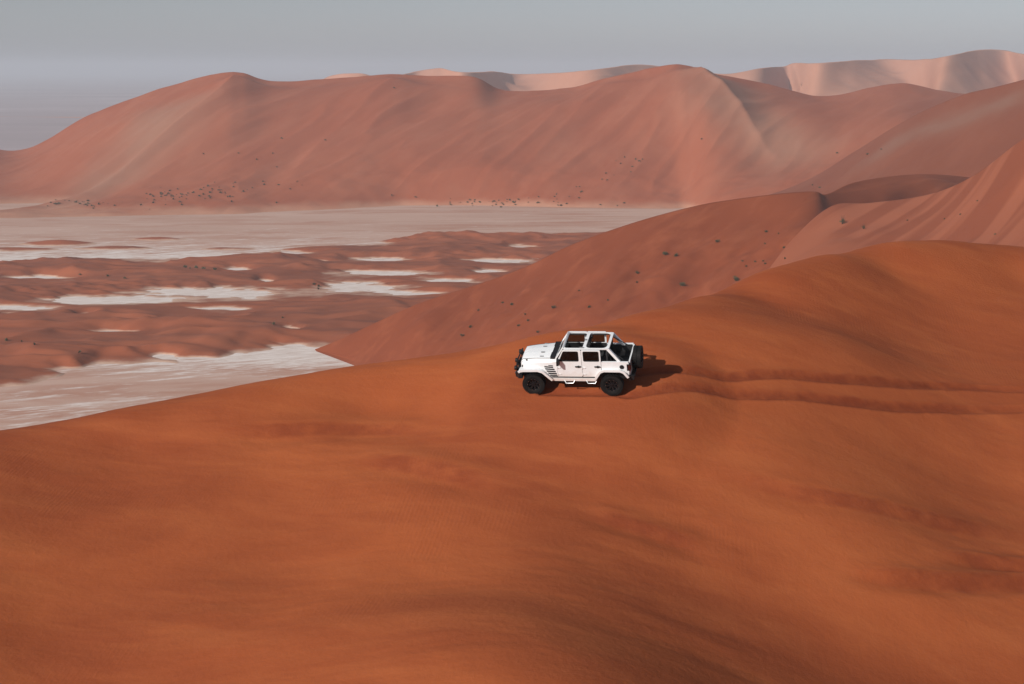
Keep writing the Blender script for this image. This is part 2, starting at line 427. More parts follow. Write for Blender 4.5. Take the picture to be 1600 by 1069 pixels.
def build_far():
    cols = [  # px: base row, lower(row, dist), upper(row, dist), crest(row, dist)
        (-420, 336, (322, 1330), (300, 1480), (285, 1600)),
        (-200, 338, (310, 1330), (270, 1480), (246, 1600)),
        (-60, 340, (304, 1330), (256, 1490), (229, 1620)),
        (35, 340, (305, 1320), (262, 1480), (234, 1600)),
        (140, 338, (290, 1310), (226, 1460), (181, 1590)),
        (250, 336, (272, 1310), (190, 1440), (141, 1570)),
        (340, 335, (268, 1300), (172, 1430), (116, 1550)),
        (378, 334, (267, 1300), (170, 1430), (113, 1548)),
        (425, 331, (265, 1305), (172, 1435), (126, 1552)),
        (520, 327, (260, 1315), (168, 1440), (122, 1560)),
        (610, 322, (252, 1330), (162, 1440), (117, 1550)),
        (660, 321, (252, 1330), (165, 1440), (119, 1545)),
        (738, 321, (254, 1330), (174, 1430), (120, 1530)),
        (790, 322, (256, 1330), (180, 1435), (141, 1545)),
        (880, 324, (256, 1330), (176, 1435), (139, 1535)),
        (960, 325, (256, 1330), (168, 1425), (119, 1515)),
        (1040, 326, (256, 1325), (160, 1415), (101, 1500)),
        (1075, 326, (252, 1315), (162, 1400), (103, 1500)),
        (1120, 322, (248, 1290), (172, 1385), (116, 1510)),
        (1200, 312, (250, 1290), (190, 1400), (132, 1530)),
        (1290, 304, (250, 1260), (200, 1350), (151, 1540)),
        (1400, 300, (250, 1240), (190, 1350), (131, 1540)),
        (1500, 296, (246, 1220), (190, 1350), (146, 1540)),
        (1640, 290, (240, 1180), (190, 1350), (150, 1540)),
        (1900, 280, (240, 1180), (190, 1350), (150, 1540)),
    ]
    base = [gp(c[0], c[1]) if c[0] < 1100 else pt(c[0], c[1], float(np.interp(c[0], [1100, 1290, 1500], [1205, 1150, 1120]))) for c in cols]
    low = [pt(c[0], *c[2]) for c in cols]; up = [pt(c[0], *c[3]) for c in cols]; cr = [pt(c[0], *c[4]) for c in cols]
    bm = [p + np.array([60, 150, -45]) for p in cr]
    bb = [np.array([p[0] + 100, p[1] + 330, -5]) for p in cr]
    def disp(P, T):
        x, y = P[..., 0], P[..., 1]
        w = np.interp(T, [0, 1, 1.6, 3, 4, 4.4, 5, 6], [0, 0, 1, 1, 0.12, 0.12, 1, 0])[:, None]
        xr = x * 0.82 - y * 0.57; yr = x * 0.57 + y * 0.82
        n = 11 * fbm(xr / 190, yr / 420, 2) + 3.0 * (1 - 2 * np.abs(fbm(xr / 70 + 9, yr / 300, 3))) + 1.0 * fbm(xr / 18, yr / 120, 3)
        P[..., 2] += n * w
        P[..., 2] += np.where((T > 3.7)[:, None] & (T < 4.3)[:, None], 0.8 * fbm(x / 40, y / 4000, 2), 0)
        for line, hgt, wid in RIDGES:
            d, sg, al, tot = polyline_dist(x, y, resample(np.array(line), 6))
            k = np.where(sg > 0, np.exp(-d / wid), np.exp(-d / (wid * 2.2)))
            P[..., 2] += hgt * k * sstep(0, tot * 0.15, al) * sstep(tot, tot * 0.6, al) * np.interp(T, [1, 1.3, 3.6, 4.0, 4.4], [0, 1, 1, 0.0, 0])[:, None]
        # apron near the foot: low drifts
        P[..., 2] += np.interp(T, [0.9, 1.1, 1.6, 2.2], [0, 1, 1, 0])[:, None] * 1.5 * np.abs(fbm(x / 60, y / 40, 3))
        return P
    return loft('far_dune', [sink(base), base, low, up, cr, bm, bb], 24, [4, 40, 45, 45, 18, 10], {4}, M_far, disp)
far_dune = build_far()

def build_right():
    cols = [(1120, (345, 860), (335, 1000), (318, 1150)),
            (1200, (340, 850), (322, 990), (304, 1140)),
            (1270, (335, 840), (300, 970), (276, 1120)),
            (1340, (330, 800), (272, 930), (234, 1090)),
            (1420, (330, 780), (245, 880), (186, 1040)),
            (1500, (330, 760), (225, 860), (150, 1000)),
            (1560, (330, 740), (215, 840), (135, 970)),
            (1640, (330, 720), (205, 820), (116, 940)),
            (1800, (330, 700), (190, 800), (90, 900)),
            (2000, (330, 690), (180, 780), (75, 880))]
    base = [pt(c[0], *c[1]) for c in cols]; mid = [pt(c[0], *c[2]) for c in cols]; cr = [pt(c[0], *c[3]) for c in cols]
    bb = [np.array([p[0] + 60, p[1] + 260, 0]) for p in cr]
    def disp(P, T):
        x, y = P[..., 0], P[..., 1]
        xr = x * 0.75 - y * 0.66; yr = x * 0.66 + y * 0.75
        w = np.interp(T, [0, 0.4, 2.0, 3.0, 4], [0, 1, 1, 0.2, 0.5])[:, None]
        P[..., 2] += w * (4 * fbm(xr / 150, yr / 300, 3) + 0.8 * fbm(xr / 22, yr / 160, 3))
        return P
    return loft('right_dune', [sink(base, -60, 0), base, mid, cr, bb], 22, [4, 50, 50, 20], {3}, M_right, disp)
right_dune = build_right()
add_pale(far_dune); add_pale(right_dune)

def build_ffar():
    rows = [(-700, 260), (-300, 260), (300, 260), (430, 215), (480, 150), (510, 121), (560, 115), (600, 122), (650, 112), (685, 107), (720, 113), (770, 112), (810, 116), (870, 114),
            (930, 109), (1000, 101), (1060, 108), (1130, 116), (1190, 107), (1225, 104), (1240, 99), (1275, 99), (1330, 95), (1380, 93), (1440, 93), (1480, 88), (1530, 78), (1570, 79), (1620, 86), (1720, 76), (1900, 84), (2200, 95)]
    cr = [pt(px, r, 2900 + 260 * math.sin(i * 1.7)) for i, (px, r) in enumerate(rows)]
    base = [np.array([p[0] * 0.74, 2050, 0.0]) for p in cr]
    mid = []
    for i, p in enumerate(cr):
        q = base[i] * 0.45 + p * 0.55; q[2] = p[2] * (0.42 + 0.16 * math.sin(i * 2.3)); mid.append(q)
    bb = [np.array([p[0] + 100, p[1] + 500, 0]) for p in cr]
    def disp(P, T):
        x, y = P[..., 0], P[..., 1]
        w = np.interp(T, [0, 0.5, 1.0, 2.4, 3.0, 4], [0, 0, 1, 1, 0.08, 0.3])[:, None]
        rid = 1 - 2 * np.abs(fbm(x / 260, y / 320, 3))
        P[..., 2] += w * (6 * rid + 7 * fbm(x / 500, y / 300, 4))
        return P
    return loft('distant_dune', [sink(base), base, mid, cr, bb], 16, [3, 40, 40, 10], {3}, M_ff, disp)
ffar = build_ffar()

def build_middle():
    # px of the crest, crest (row, dist), foot point on the plain (px, row), belly factor
    cols = [((492, 547), None, (494, 549)),
            ((530, 531), 600, (550, 570)),
            ((590, 503), 598, (612, 596)),
            ((660, 472), 596, (690, 640)),
            ((740, 446), 594, (800, 690)),
            ((820, 417), 594, (910, 730)),
            ((900, 380), 594, (1010, 755)),
            ((1000, 345), 596, (1110, 775)),
            ((1100, 319), 598, (1190, 790)),
            ((1200, 304), 600, (1260, 800)),
            ((1270, 299), 604, (1320, 810)),
            ((1292, 303), 616, (1360, 700)),
            ((1340, 284), 655, None),
            ((1430, 273), 705, None),
            ((1510, 277), 745, None),
            ((1600, 292), 785, None)]
    cr = []; ft = []
    for c in cols:
        (px, r), d, f = c
        cr.append(gp(px, r) + np.array([0, 0, 0.3]) if d is None else pt(px, r, d))
        ft.append(cr[-1] + np.array([40, -95, -62]) if px == 1292 else gp(*f) if f else cr[-1] + np.array([80, -50, -50]))
    m1 = []; m2 = []
    for i, (a, b) in enumerate(zip(ft, cr)):
        k = i / (len(cols) - 1)
        slip = cols[i][2] is None or cols[i][0][0] == 1292
        q = a * 0.62 + b * 0.38
        if not slip: q[2] = b[2] * 0.30
        m1.append(q)
        q = a * 0.26 + b * 0.74
        if not slip: q[2] = b[2] * 0.735
        m2.append(q)
    bm = [p + np.array([22, 26, -max(p[2] * 0.3, 0.5)]) for p in cr]
    bb = [np.array([p[0] + 80, p[1] + 95, -4]) for p in cr]
    def disp(P, T):
        x, y = P[..., 0], P[..., 1]
        w = np.interp(T, [0, 1, 1.4, 3.2, 4, 4.3, 5, 6], [0, 0, 1, 1, 0.04, 0.1, 0.4, 0])[:, None]
        z01 = sstep(1, 25, P[..., 2])
        xr = x * 0.80 - y * 0.60; yr = x * 0.60 + y * 0.80
        n = 6.0 * fbm(xr / 60, yr / 130, 3) + 2.2 * fbm(xr / 20 + 3, yr / 90, 3) + 0.3 * fbm(xr / 5, yr / 30, 2)
        P[..., 2] += n * w * z01
        # small hummocks low on the flank
        P[..., 2] += z01 * w * 0.9 * np.clip(fbm(x / 16, y / 12, 3), 0, 1) * np.interp(T, [1, 1.5, 3, 3.6], [0, 1, 1, 0])[:, None]
        return P
    return loft('middle_dune', [sink(ft, -25, -5), ft, m1, m2, cr, bm, bb], 26, [3, 40, 50, 50, 14, 8], {4}, M_mid, disp)
middle_dune = build_middle()

def build_bowl():
    cols = [((1180, 450), 500, (1150, 620), 400),
            ((1240, 372), 535, (1200, 560), 400),
            ((1300, 322), 556, (1260, 520), 395),
            ((1360, 317), 552, (1330, 500), 390),
            ((1450, 304), 540, (1420, 490), 380),
            ((1520, 275), 520, (1510, 480), 370),
            ((1600, 216), 490, (1600, 470), 360),
            ((1720, 140), 470, (1740, 460), 350),
            ((1900, 110), 450, (1940, 450), 340)]
    cr = [pt(*c[0], c[1]) for c in cols]; ft = [pt(*c[2], c[3]) for c in cols]
    mid = []
    for a, b in zip(ft, cr):
        q = 0.5 * (a + b); q[2] -= 1.5; mid.append(q)
    bb = [np.array([p[0] + 30, p[1] + 90, p[2] - 45]) for p in cr]
    def disp(P, T):
        x, y = P[..., 0], P[..., 1]
        w = np.interp(T, [0, 0.5, 1.0, 2.4, 3.0, 4], [0, 0, 1, 1, 0.05, 0.3])[:, None]
        n = 1.5 * fbm(x / 50, y / 60, 3)
        # parallel furrows running down the right-hand face
        u = (x * 0.90 + y * 0.10) / 9.5 + 0.5 * fbm(x / 40, y / 60, 2)
        fur = np.abs((u % 1.0) - 0.35) * 2
        n = n + 0.0 * fur * sstep(128, 165, x) * (0.6 + 0.6 * fbm(x / 30, y / 30, 2))
        P[..., 2] += n * w
        return P
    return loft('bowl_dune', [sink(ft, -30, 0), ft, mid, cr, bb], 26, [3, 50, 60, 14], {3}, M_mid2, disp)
bowl = build_bowl()

# ------------------------------------------------------------------ near dune the car stands on
CAR_PX, CAR_ROW, CAR_D = 902, 597.5, 55.0
CARP = pt(CAR_PX, CAR_ROW, CAR_D)
SLX, SLY = 0.105, 0.285
sil = [(-500, 745, 51.5, 14), (-200, 706, 53.5, 14), (0, 688, 54.5, 14), (200, 653, 55.8, 14), (400, 614, 57.2, 14), (570, 587, 58.3, 14), (700, 568, 58.6, 14), (810, 547, 58.8, 13), (900, 527, 59.4, 13),
       (1000, 501, 61.8, 13), (1100, 463, 65.5, 13), (1200, 421, 69.5, 12), (1300, 391, 73.5, 12), (1400, 376, 77, 12), (1500, 377, 79, 12), (1600, 387, 80, 12), (1800, 405, 80, 12), (2100, 420, 80, 12)]
ctrl = []
for px, row, d, back in sil:
    p = pt(px, row, d); ctrl.append(p)
    f = math.hypot(p[0], p[1])
    dx, dy = p[0] / f, p[1] / f
    for s, k in ((0.45, 0.235), (1.0, 0.36), (2.6, 0.50), (6.0, 0.56)):
        q = back * s
        ctrl.append(np.array([p[0] + dx * q, p[1] + dy * q, p[2] - k * q - (row - 380) / FPX * 0.0 * q]))
for i, (px, row, d, back) in enumerate(sil):
    if i % 2 == 0 or px < -100: continue
    zc = pt(px, row, d)[2] - CAM_H
    slope = 0.225
    for rr in (row + 45, row + 140, 860, 1069):
        if rr < row + 30 or (rr == 860 and row > 720): continue
        t = -ray(px, rr)[2] / ray(px, rr)[1]
        yy = (slope * d - zc) / (t + slope)
        ctrl.append(pt(px, rr, yy + (0.5 if rr == row + 45 else 0)))
for x, y in ((-25, 12), (0, 12), (25, 14), (50, 20), (-60, 20), (0, -30), (60, -20), (-60, -20)):
    ctrl.append(np.array([x, y, CAM_H - 21.0 + (x * 0.02) - (0 if y > 0 else -1.0)]))
for dx, dy in ((-1.6, -0.6), (1.6, -0.6), (0, 0.0), (-1.5, 1.2), (1.5, 1.2)):
    ctrl.append(CARP + np.array([dx, dy, SLX * dx + SLY * dy]))
ctrl = np.array(ctrl)
def tps_fit(c, lam=0.02):
    n = len(c)
    d = np.linalg.norm(c[:, None, :2] - c[None, :, :2], axis=-1)
    Kk = np.where(d > 0, d ** 2 * np.log(d + 1e-9), 0) + lam * np.eye(n)
    Pm = np.hstack([np.ones((n, 1)), c[:, :2]])
    A = np.block([[Kk, Pm], [Pm.T, np.zeros((3, 3))]])
    return np.linalg.solve(A, np.concatenate([c[:, 2], np.zeros(3)]))
TW = tps_fit(ctrl)
def tps(x, y):
    sh = np.shape(x); x = np.ravel(x); y = np.ravel(y)
    z = TW[-3] + TW[-2] * x + TW[-1] * y
    for i in range(len(ctrl)):
        d2 = (x - ctrl[i, 0]) ** 2 + (y - ctrl[i, 1]) ** 2
        z = z + TW[i] * 0.5 * d2 * np.log(d2 + 1e-9)
    return z.reshape(sh)
UD = np.array([0.735, 0.678])
def und(x, y):
    z = 0.17 * fbm(x / 14 + 3, y / 9, 3, 0.42) + (0.030 * fbm(x / 5.0 + 0.15 * y, y / 1.6 + 8, 4, 0.45) + 0.010 * fbm(x / 1.6 + 5, y / 0.45, 2)) * sstep(-0.5, 0.5, fbm(x / 8 + 40, y / 5, 2)) + 0.006 * fbm(x / 0.7, y / 0.5, 2)
    # broad lee slope that lies in raking light at the lower right, and smaller ones
    for cx, cy, su, sv, A in ((4.0, 38.4, 7.5, 7.0, 0.42), (15.0, 51.0, 5.5, 4.2, 0.24), (15.5, 64.0, 5.0, 3.6, 0.26), (9.0, 61.0, 3.6, 2.2, 0.20), (-9, 43.5, 2.6, 2.6, 0.12), (-3.5, 40.5, 2.4, 2.4, 0.12), (-16, 41, 3, 3, 0.10)):
        u = (x - cx) * UD[0] + (y - cy) * UD[1]; v = -(x - cx) * UD[1] + (y - cy) * UD[0]
        z = z - A * u * np.exp(-u * u / (2 * su * su) - v * v / (2 * sv * sv))
    return z
def h0(x, y):
    x = np.asarray(x, float); y = np.asarray(y, float)
    z = tps(x, y) + und(x, y)
    r = np.hypot(x - CARP[0], y - CARP[1])
    k = sstep(6.5, 2.6, r)
    pl = CARP[2] + SLX * (x - CARP[0]) + SLY * (y - CARP[1]) + 0.004 * fbm(x / 0.7, y / 0.5, 2)
    return z * (1 - k) + pl * k
def hit_fg(px, row, y0=30.0, y1=95.0):
    d = ray(px, row); d = d / d[1]
    t = np.arange(y0, y1, 0.1)
    g = CAM_H + d[2] * t - h0(d[0] * t, t)
    i = np.argmax(g < 0)
    return np.array([d[0] * t[i], t[i]]) if g[i] < 0 else None
YAW = R(13.0)
HEAD = np.array([-math.cos(YAW), math.sin(YAW)])
SIDE = np.array([-math.sin(YAW), -math.cos(YAW)])     # the car's left, towards the camera
def smooth_line(pts): return resample(np.array(pts), 10)
def car_xy(f, s): return CARP[:2] + HEAD * f + SIDE * s
track_near = [car_xy(1.2, 0.8), car_xy(-1.5, 0.8), car_xy(-2.6, 0.82)] + [hit_fg(*q) for q in ((1120, 613), (1240, 621), (1360, 634), (1480, 641), (1600, 640), (1750, 636))]
track_far = [car_xy(1.2, -0.8), car_xy(-1.5, -0.8), car_xy(-2.6, -0.82)] + [hit_fg(*q) for q in ((1120, 588), (1200, 586), (1300, 593), (1400, 601), (1500, 606), (1620, 609), (1750, 606))]
old_tracks = [[hit_fg(*q) for q in ((1290, 888), (1340, 898), (1420, 906), (1500, 910), (1600, 912), (1720, 914))],
              [hit_fg(*q) for q in ((1440, 868), (1500, 875), (1560, 882), (1640, 886), (1720, 888))],
              [hit_fg(*q) for q in ((900, 795), (980, 820), (1060, 845), (1120, 858))],
              [hit_fg(*q) for q in ((330, 676), (420, 676), (520, 671), (620, 672), (690, 676))],
              [hit_fg(*q) for q in ((540, 715), (640, 728), (720, 745), (800, 765))],
              [hit_fg(*q) for q in ((1090, 735), (1160, 752), (1260, 775), (1400, 800), (1500, 822), (1640, 838))]]
def hfg(x, y, fine=True):
    z = h0(x, y)
    if not fine: return z
    for tr in (track_near, track_far):
        L = smooth_line(tr)
        d, s, al, tot = polyline_dist(x, y, L)
        wob = 0.03 * fbm(al / 2.0, al * 0 + 3, 3)
        dd = d + wob * s
        fade = sstep(tot, tot - 8, al)
        prof = -0.085 * sstep(0.26, 0.15, dd) + 0.022 * np.exp(-((dd - 0.31) / 0.10) ** 2)
        churn = 0.012 * fbm(x / 0.22, y / 0.22, 2) * sstep(0.42, 0.2, dd)
        notcar = sstep(0.0, 3.0, al)
        z = z + (prof + churn) * fade
    for i, tr in enumerate(old_tracks):
        L = smooth_line(tr)
        d, s, al, tot = polyline_dist(x, y, L)
        e = sstep(0, tot * 0.3, al) * sstep(tot, tot * 0.75, al)
        w = (0.40, 0.36, 0.6, 0.7, 0.8, 0.6)[i]; a = (0.16, 0.15, 0.09, 0.09, 0.10, 0.09)[i]
        dd = (d * s + 0.10 * fbm(al / 4.0, al * 0 + i, 2)) / w
        z = z + a * e * (-dd * 2.2) * np.exp(-dd * dd * 1.1)
    return z
def axis_pts(lo, a, b, hi, fine, grow=1.08, mx=2.5):
    mid = list(np.arange(a, b, fine)); left = []; right = []
    s = fine; x = a
    while x > lo: s = min(s * grow, mx); x -= s; left.append(x)
    s = fine; x = mid[-1]
    while x < hi: s = min(s * grow, mx); x += s; right.append(x)
    return np.array(left[::-1] + mid + right)
def build_fg():
    xs = axis_pts(-130, -19, 32, 170, 0.10); ys = axis_pts(-60, 32.5, 68, 300, 0.105)
    X, Y = np.meshgrid(xs, ys, indexing='ij')
    Z = hfg(X, Y)
    P = np.stack([X, Y, np.maximum(Z, -3)], -1)
    o = grid_obj('near_dune', P, M_fg); o['kind'] = 'structure'
    tr = np.zeros(X.shape)
    for i, line in enumerate([track_near, track_far] + old_tracks):
        d, sg, al, tot = polyline_dist(X, Y, smooth_line(line))
        w = 0.24 if i < 2 else (0.26, 0.24, 0.3, 0.3, 0.35, 0.3)[i - 2]
        e = sstep(tot, tot * 0.6, al) if i < 2 else 0.8 * sstep(0, tot * .3, al) * sstep(tot, tot * .7, al)
        dd = d + 0.07 * fbm(X / 0.9, Y / 0.5, 3)
        tr = np.maximum(tr, sstep(w * 1.7, w * 0.7, dd) * e)
    at = o.data.attributes.new('turned_sand', 'FLOAT', 'POINT'); at.data.foreach_set('value', tr.reshape(-1).astype(np.float32))
    return o
near_dune = build_fg()

# ------------------------------------------------------------------ shrubs
def plain_mat(name, col, rough=0.6, metal=0.0, spec=0.5, coat=0.0, var=0.0, vscale=8.0, var_col=None):
    m, nt, b = new_mat(name)
    k = NB(nt)
    if var > 0:
        tc = k.n('ShaderNodeTexCoord').outputs['Object']
        vc = var_col if var_col else tuple(c * 0.5 for c in col)
        c = k.mix(k.math('MULTIPLY', k.ramp(k.noise(tc, vscale, 5, 0.6), [(0.40, 0.0), (0.70, 1.0)]), var), col, vc)
        k.l(c, b.inputs['Base Color'])
    else:
        b.inputs['Base Color'].default_value = (*col, 1)
    b.inputs['Roughness'].default_value = rough
    b.inputs['Metallic'].default_value = metal
    b.inputs['Specular IOR Level'].default_value = spec
    if coat: b.inputs['Coat Weight'].default_value = coat; b.inputs['Coat Roughness'].default_value = 0.08
    return m
M_leaf = plain_mat('shrub_leaf', (0.085, 0.080, 0.038), 0.8, spec=0.2, var=0.8, vscale=3.0, var_col=(0.045, 0.050, 0.022))
M_dry = plain_mat('dry_leaf', (0.11, 0.095, 0.045), 0.85, spec=0.2, var=0.7, vscale=3.0)
M_stem = plain_mat('shrub_stem', (0.10, 0.065, 0.040), 0.9, spec=0.2, var=0.5, vscale=6.0)

def leaf_mesh(name, seed, n, wid, hei, upright, mat, ls=1.0):
    r = random.Random(seed)
    vs = []; fs = []
    lobes = [(r.uniform(-.3, .3) * wid, r.uniform(-.3, .3) * wid, r.uniform(.3, .75) * hei, r.uniform(.16, .34) * wid) for _ in range(5)]
    for _ in range(n):
        lx, ly, lz, lr = r.choice(lobes)
        d = Vector((r.gauss(0, 1), r.gauss(0, 1), r.gauss(0, 1))).normalized() * lr * r.uniform(0.4, 1.0)
        c = Vector((lx, ly, lz)) + d
        c.z = max(c.z, 0.04)
        out = (Vector((c.x, c.y, c.z * (1.5 if upright else 0.7) + 0.15))).normalized()
        s = r.uniform(.07, .14) * wid * ls
        side = out.cross(Vector((r.uniform(-1, 1), r.uniform(-1, 1), r.uniform(-1, 1)))).normalized() * s * 0.32
        b = len(vs)
        vs += [c - out * s * .5, c + side, c + out * s, c - side]
        fs.append((b, b + 1, b + 2, b + 3))
    me = bpy.data.meshes.new(name)
    me.from_pydata([tuple(v) for v in vs], [], fs); me.materials.append(mat)
    return me
def stem_mesh(name, seed, n, wid, hei):
    r = random.Random(seed)
    vs = []; fs = []
    for _ in range(n):
        a = r.uniform(0, 6.283); tip = Vector((math.cos(a) * wid * r.uniform(.15, .5), math.sin(a) * wid * r.uniform(.15, .5), hei * r.uniform(.55, 1.0)))
        mid = tip * 0.5 + Vector((r.uniform(-.06, .06), r.uniform(-.06, .06), .08)) * wid
        pts = [Vector((r.uniform(-.04, .04), r.uniform(-.04, .04), -0.12)), mid, tip]; rad = [0.028, 0.018, 0.006]
        b = len(vs)
        for p, q in zip(pts, rad):
            for k in range(3):
                vs.append(p + Vector((math.cos(k * 2.094), math.sin(k * 2.094), 0)) * q * max(1.0, wid))
        for i in range(2):
            for k in range(3):
                fs.append((b + i * 3 + k, b + i * 3 + (k + 1) % 3, b + (i + 1) * 3 + (k + 1) % 3, b + (i + 1) * 3 + k))
    me = bpy.data.meshes.new(name)
    me.from_pydata([tuple(v) for v in vs], [], fs); me.materials.append(M_stem)
    return me
kinds = []
for i in range(4):
    kinds.append((leaf_mesh('foliage', 100 + i, 170, 1.0, 0.62, False, M_leaf, 1.3), stem_mesh('stem', 200 + i, 9, 1.0, 0.5)))
kinds.append((leaf_mesh('foliage', 140, 120, 0.8, 1.0, True, M_dry), stem_mesh('stem', 240, 14, 0.9, 1.15)))
clump = [leaf_mesh('desert_shrub', 300 + i, 120, 1.0, 0.7, False, M_leaf if i < 3 else M_dry, 1.9) for i in range(4)]

bpy.context.view_layer.update()
_dg = bpy.context.evaluated_depsgraph_get()
trees = [BVHTree.FromObject(o, _dg) for o in (hummocks, far_dune, right_dune, middle_dune, bowl, near_dune, plain)]
def cast(px, row):
    d = Vector(ray(px, row)).normalized(); o = Vector((0, 0, CAM_H)); best = None
    for i, t in enumerate(trees):
        h = t.ray_cast(o, d)
        if h[0] is not None and (best is None or h[3] < best[1]): best = (h[0], h[3], i)
    return best
def small_shrub(px, row, size_px, label, group):
    h = cast(px, row)
    if h is None or h[2] == 5: return
    w = max(0.5, 1.0 * size_px * h[1] / FPX)
    o = bpy.data.objects.new('desert_shrub', random.choice(clump)); C.objects.link(o)
    o.location = h[0] - Vector((0, 0, 0.03 * w)); o.rotation_euler = (0, 0, random.uniform(0, 6.28)); o.scale = (w, w, w * random.uniform(0.8, 1.2))
    tag(o, label, 'shrub', group)
def big_shrub(px, row, size_px, label, group, kind=None):
    h = cast(px, row)
    if h is None or h[2] == 5: return
    w = max(0.5, 1.0 * size_px * h[1] / FPX)
    e = bpy.data.objects.new('desert_shrub', None); C.objects.link(e)
    e.empty_display_size = 0.3
    e.location = h[0]; e.rotation_euler = (0, 0, random.uniform(0, 6.28)); e.scale = (w, w, w)
    tag(e, label, 'shrub', group)
    fol, st = kinds[kind if kind is not None else random.randrange(4)]
    for nm, me in (('foliage', fol), ('stem', st)):
        o = bpy.data.objects.new(nm, me); C.objects.link(o); o.parent = e

rs = random.Random(11)
def cluster(n, x0, x1, y0, y1, lab, grp, s0=1.3, s1=4.3):
    for _ in range(n):
        small_shrub(rs.gauss((x0 + x1) / 2, (x1 - x0) / 4), rs.gauss((y0 + y1) / 2, (y1 - y0) / 4), rs.uniform(s0, s1), lab, grp)
L1 = 'small dark shrub in the scattered thicket at the left foot of the far dune'
cluster(30, 60, 195, 310, 326, 'small dark shrub in the sparse scrub on the pale apron beside the far dune foot', 'shrubs at the left foot of the far dune')
cluster(42, 225, 310, 296, 319, L1, 'shrubs at the left foot of the far dune')
cluster(30, 300, 400, 288, 315, L1, 'shrubs at the left foot of the far dune')
cluster(10, 400, 520, 265, 318, 'small dark shrub straying up the streaked lower face of the far dune', 'shrubs at the left foot of the far dune')
L2 = 'small dark shrub at the far dune foot, beside the pale flat behind the middle dune'
cluster(42, 690, 860, 309, 326, L2, 'shrubs at the right foot of the far dune')
for i in range(22):
    t = rs.random()
    small_shrub(855 + 150 * t + rs.gauss(0, 8), 312 - 58 * t + rs.gauss(0, 7), rs.uniform(1.8, 3.8), L2, 'shrubs at the right foot of the far dune')
for q in ((876, 322), (905, 310), (938, 321), (965, 322), (885, 319), (975, 318), (612, 306), (649, 309)):
    small_shrub(*q, rs.uniform(3, 4.2), L2, 'shrubs at the right foot of the far dune')
for q in ((440, 217), (318, 241), (426, 240), (616, 138), (400, 250), (372, 240), (508, 220)):
    small_shrub(*q, 3.2, 'lone dark shrub halfway up the bare face of the far dune', 'lone shrubs up on the far dune')
for q in ((1355, 242), (1377, 234), (1270, 290), (1281, 294), (1308, 240), (1096, 218)):
    small_shrub(*q, 3.4, 'tiny shrub in the hazy valley behind the shaded slip face', 'shrubs in the hazy valley')
for q in ((440, 497), (428, 508), (290, 419), (298, 420), (306, 420), (318, 421), (125, 430), (167, 432), (195, 436), (490, 445), (497, 448), (35, 534), (55, 539), (9, 533), (125, 552), (498, 452), (336, 422)):
    small_shrub(*q, rs.uniform(3.5, 6), 'dark shrub on the low red hummocks between the white salt pans', 'shrubs among the salt pans')
for q in ((747, 486, 4.5), (735, 512, 6), (722, 526, 6.5), (785, 474, 4.5), (800, 477, 6), (820, 492, 4), (825, 502, 5), (810, 510, 5), (840, 520, 5), (865, 482, 7), (921, 481, 6), (996, 428, 7), (995, 442, 4),
          (1121, 379, 7), (1197, 363, 5), (1225, 388, 5), (1226, 405, 4.5), (1192, 409, 4), (1180, 410, 4), (1160, 409, 4), (1166, 417, 4), (1196, 413, 4), (1200, 423, 4), (1100, 467, 5), (1195, 382, 4), (1216, 366, 3.5), (950, 470, 4), (905, 455, 3.5)):
    big_shrub(*q, 'rounded green shrub on the smooth dark red flank of the middle dune', 'shrubs on the middle dune')
for q, l in (((1040, 399, 9), 'broad green shrub, left of a close pair high on the middle dune'), ((1057, 401, 8), 'tall green shrub, right of a close pair high on the middle dune'),
             ((1149, 439, 11), 'largest bushy dark shrub on the lower flank of the middle dune'), ((1066, 447, 9), 'low spreading dark shrub below the close pair on the middle dune')):
    big_shrub(*q, l, 'shrubs on the middle dune')
big_shrub(1316, 350, 12, 'tall upright dry shrub with bare stems on the pale pink bowl slope', 'shrubs on the bowl slope', 4)
big_shrub(1349, 358, 8, 'short dry shrub beside the tall one on the pale pink bowl slope', 'shrubs on the bowl slope', 4)
for q in ((1475, 343), (1555, 367), (1527, 315), (1500, 336), (1418, 345)):
    small_shrub(*q, 3.2, 'tiny dark shrub on the furrowed face right of the pale bowl', 'shrubs on the furrowed face')

# ------------------------------------------------------------------ the white off-road car
def paint_mat():
    m, nt, b = new_mat('white_paint'); k = NB(nt)
    tc = k.n('ShaderNodeTexCoord').outputs['Object']
    sp = k.n('ShaderNodeSeparateXYZ'); k.l(tc, sp.inputs[0])
    low = k.ramp(k.math('ADD', sp.outputs['Z'], k.math('MULTIPLY', k.math('SUBTRACT', k.noise(tc, 4.0, 5, 0.65), 0.5), 0.5)), [(0.50, 1.0), (0.95, 0.0)])
    spots = k.ramp(k.noise(tc, 7.0, 6, 0.65), [(0.45, 0.0), (0.75, 1.0)])
    f = k.math('ADD', k.math('MULTIPLY', low, 0.55), k.math('MULTIPLY', spots, 0.16), True)
    k.l(k.mix(f, (0.70, 0.70, 0.695), (0.50, 0.34, 0.25)), b.inputs['Base Color'])
    k.l(k.math('ADD', k.math('MULTIPLY', f, 0.5), 0.25), b.inputs['Roughness'])
    b.inputs['Coat Weight'].default_value = 0.4; b.inputs['Coat Roughness'].default_value = 0.1
    return m
W_ = paint_mat()
K_ = plain_mat('black_plastic', (0.009, 0.009, 0.010), 0.5, spec=0.3, var=0.25, vscale=12, var_col=(0.03, 0.022, 0.018))
I_ = plain_mat('black_trim', (0.011, 0.011, 0.012), 0.7)
T_ = plain_mat('tyre_rubber', (0.008, 0.008, 0.008), 0.7, spec=0.15, var=0.18, vscale=5, var_col=(0.04, 0.026, 0.02))
RM = plain_mat('black_rim', (0.008, 0.008, 0.009), 0.35, spec=0.3)
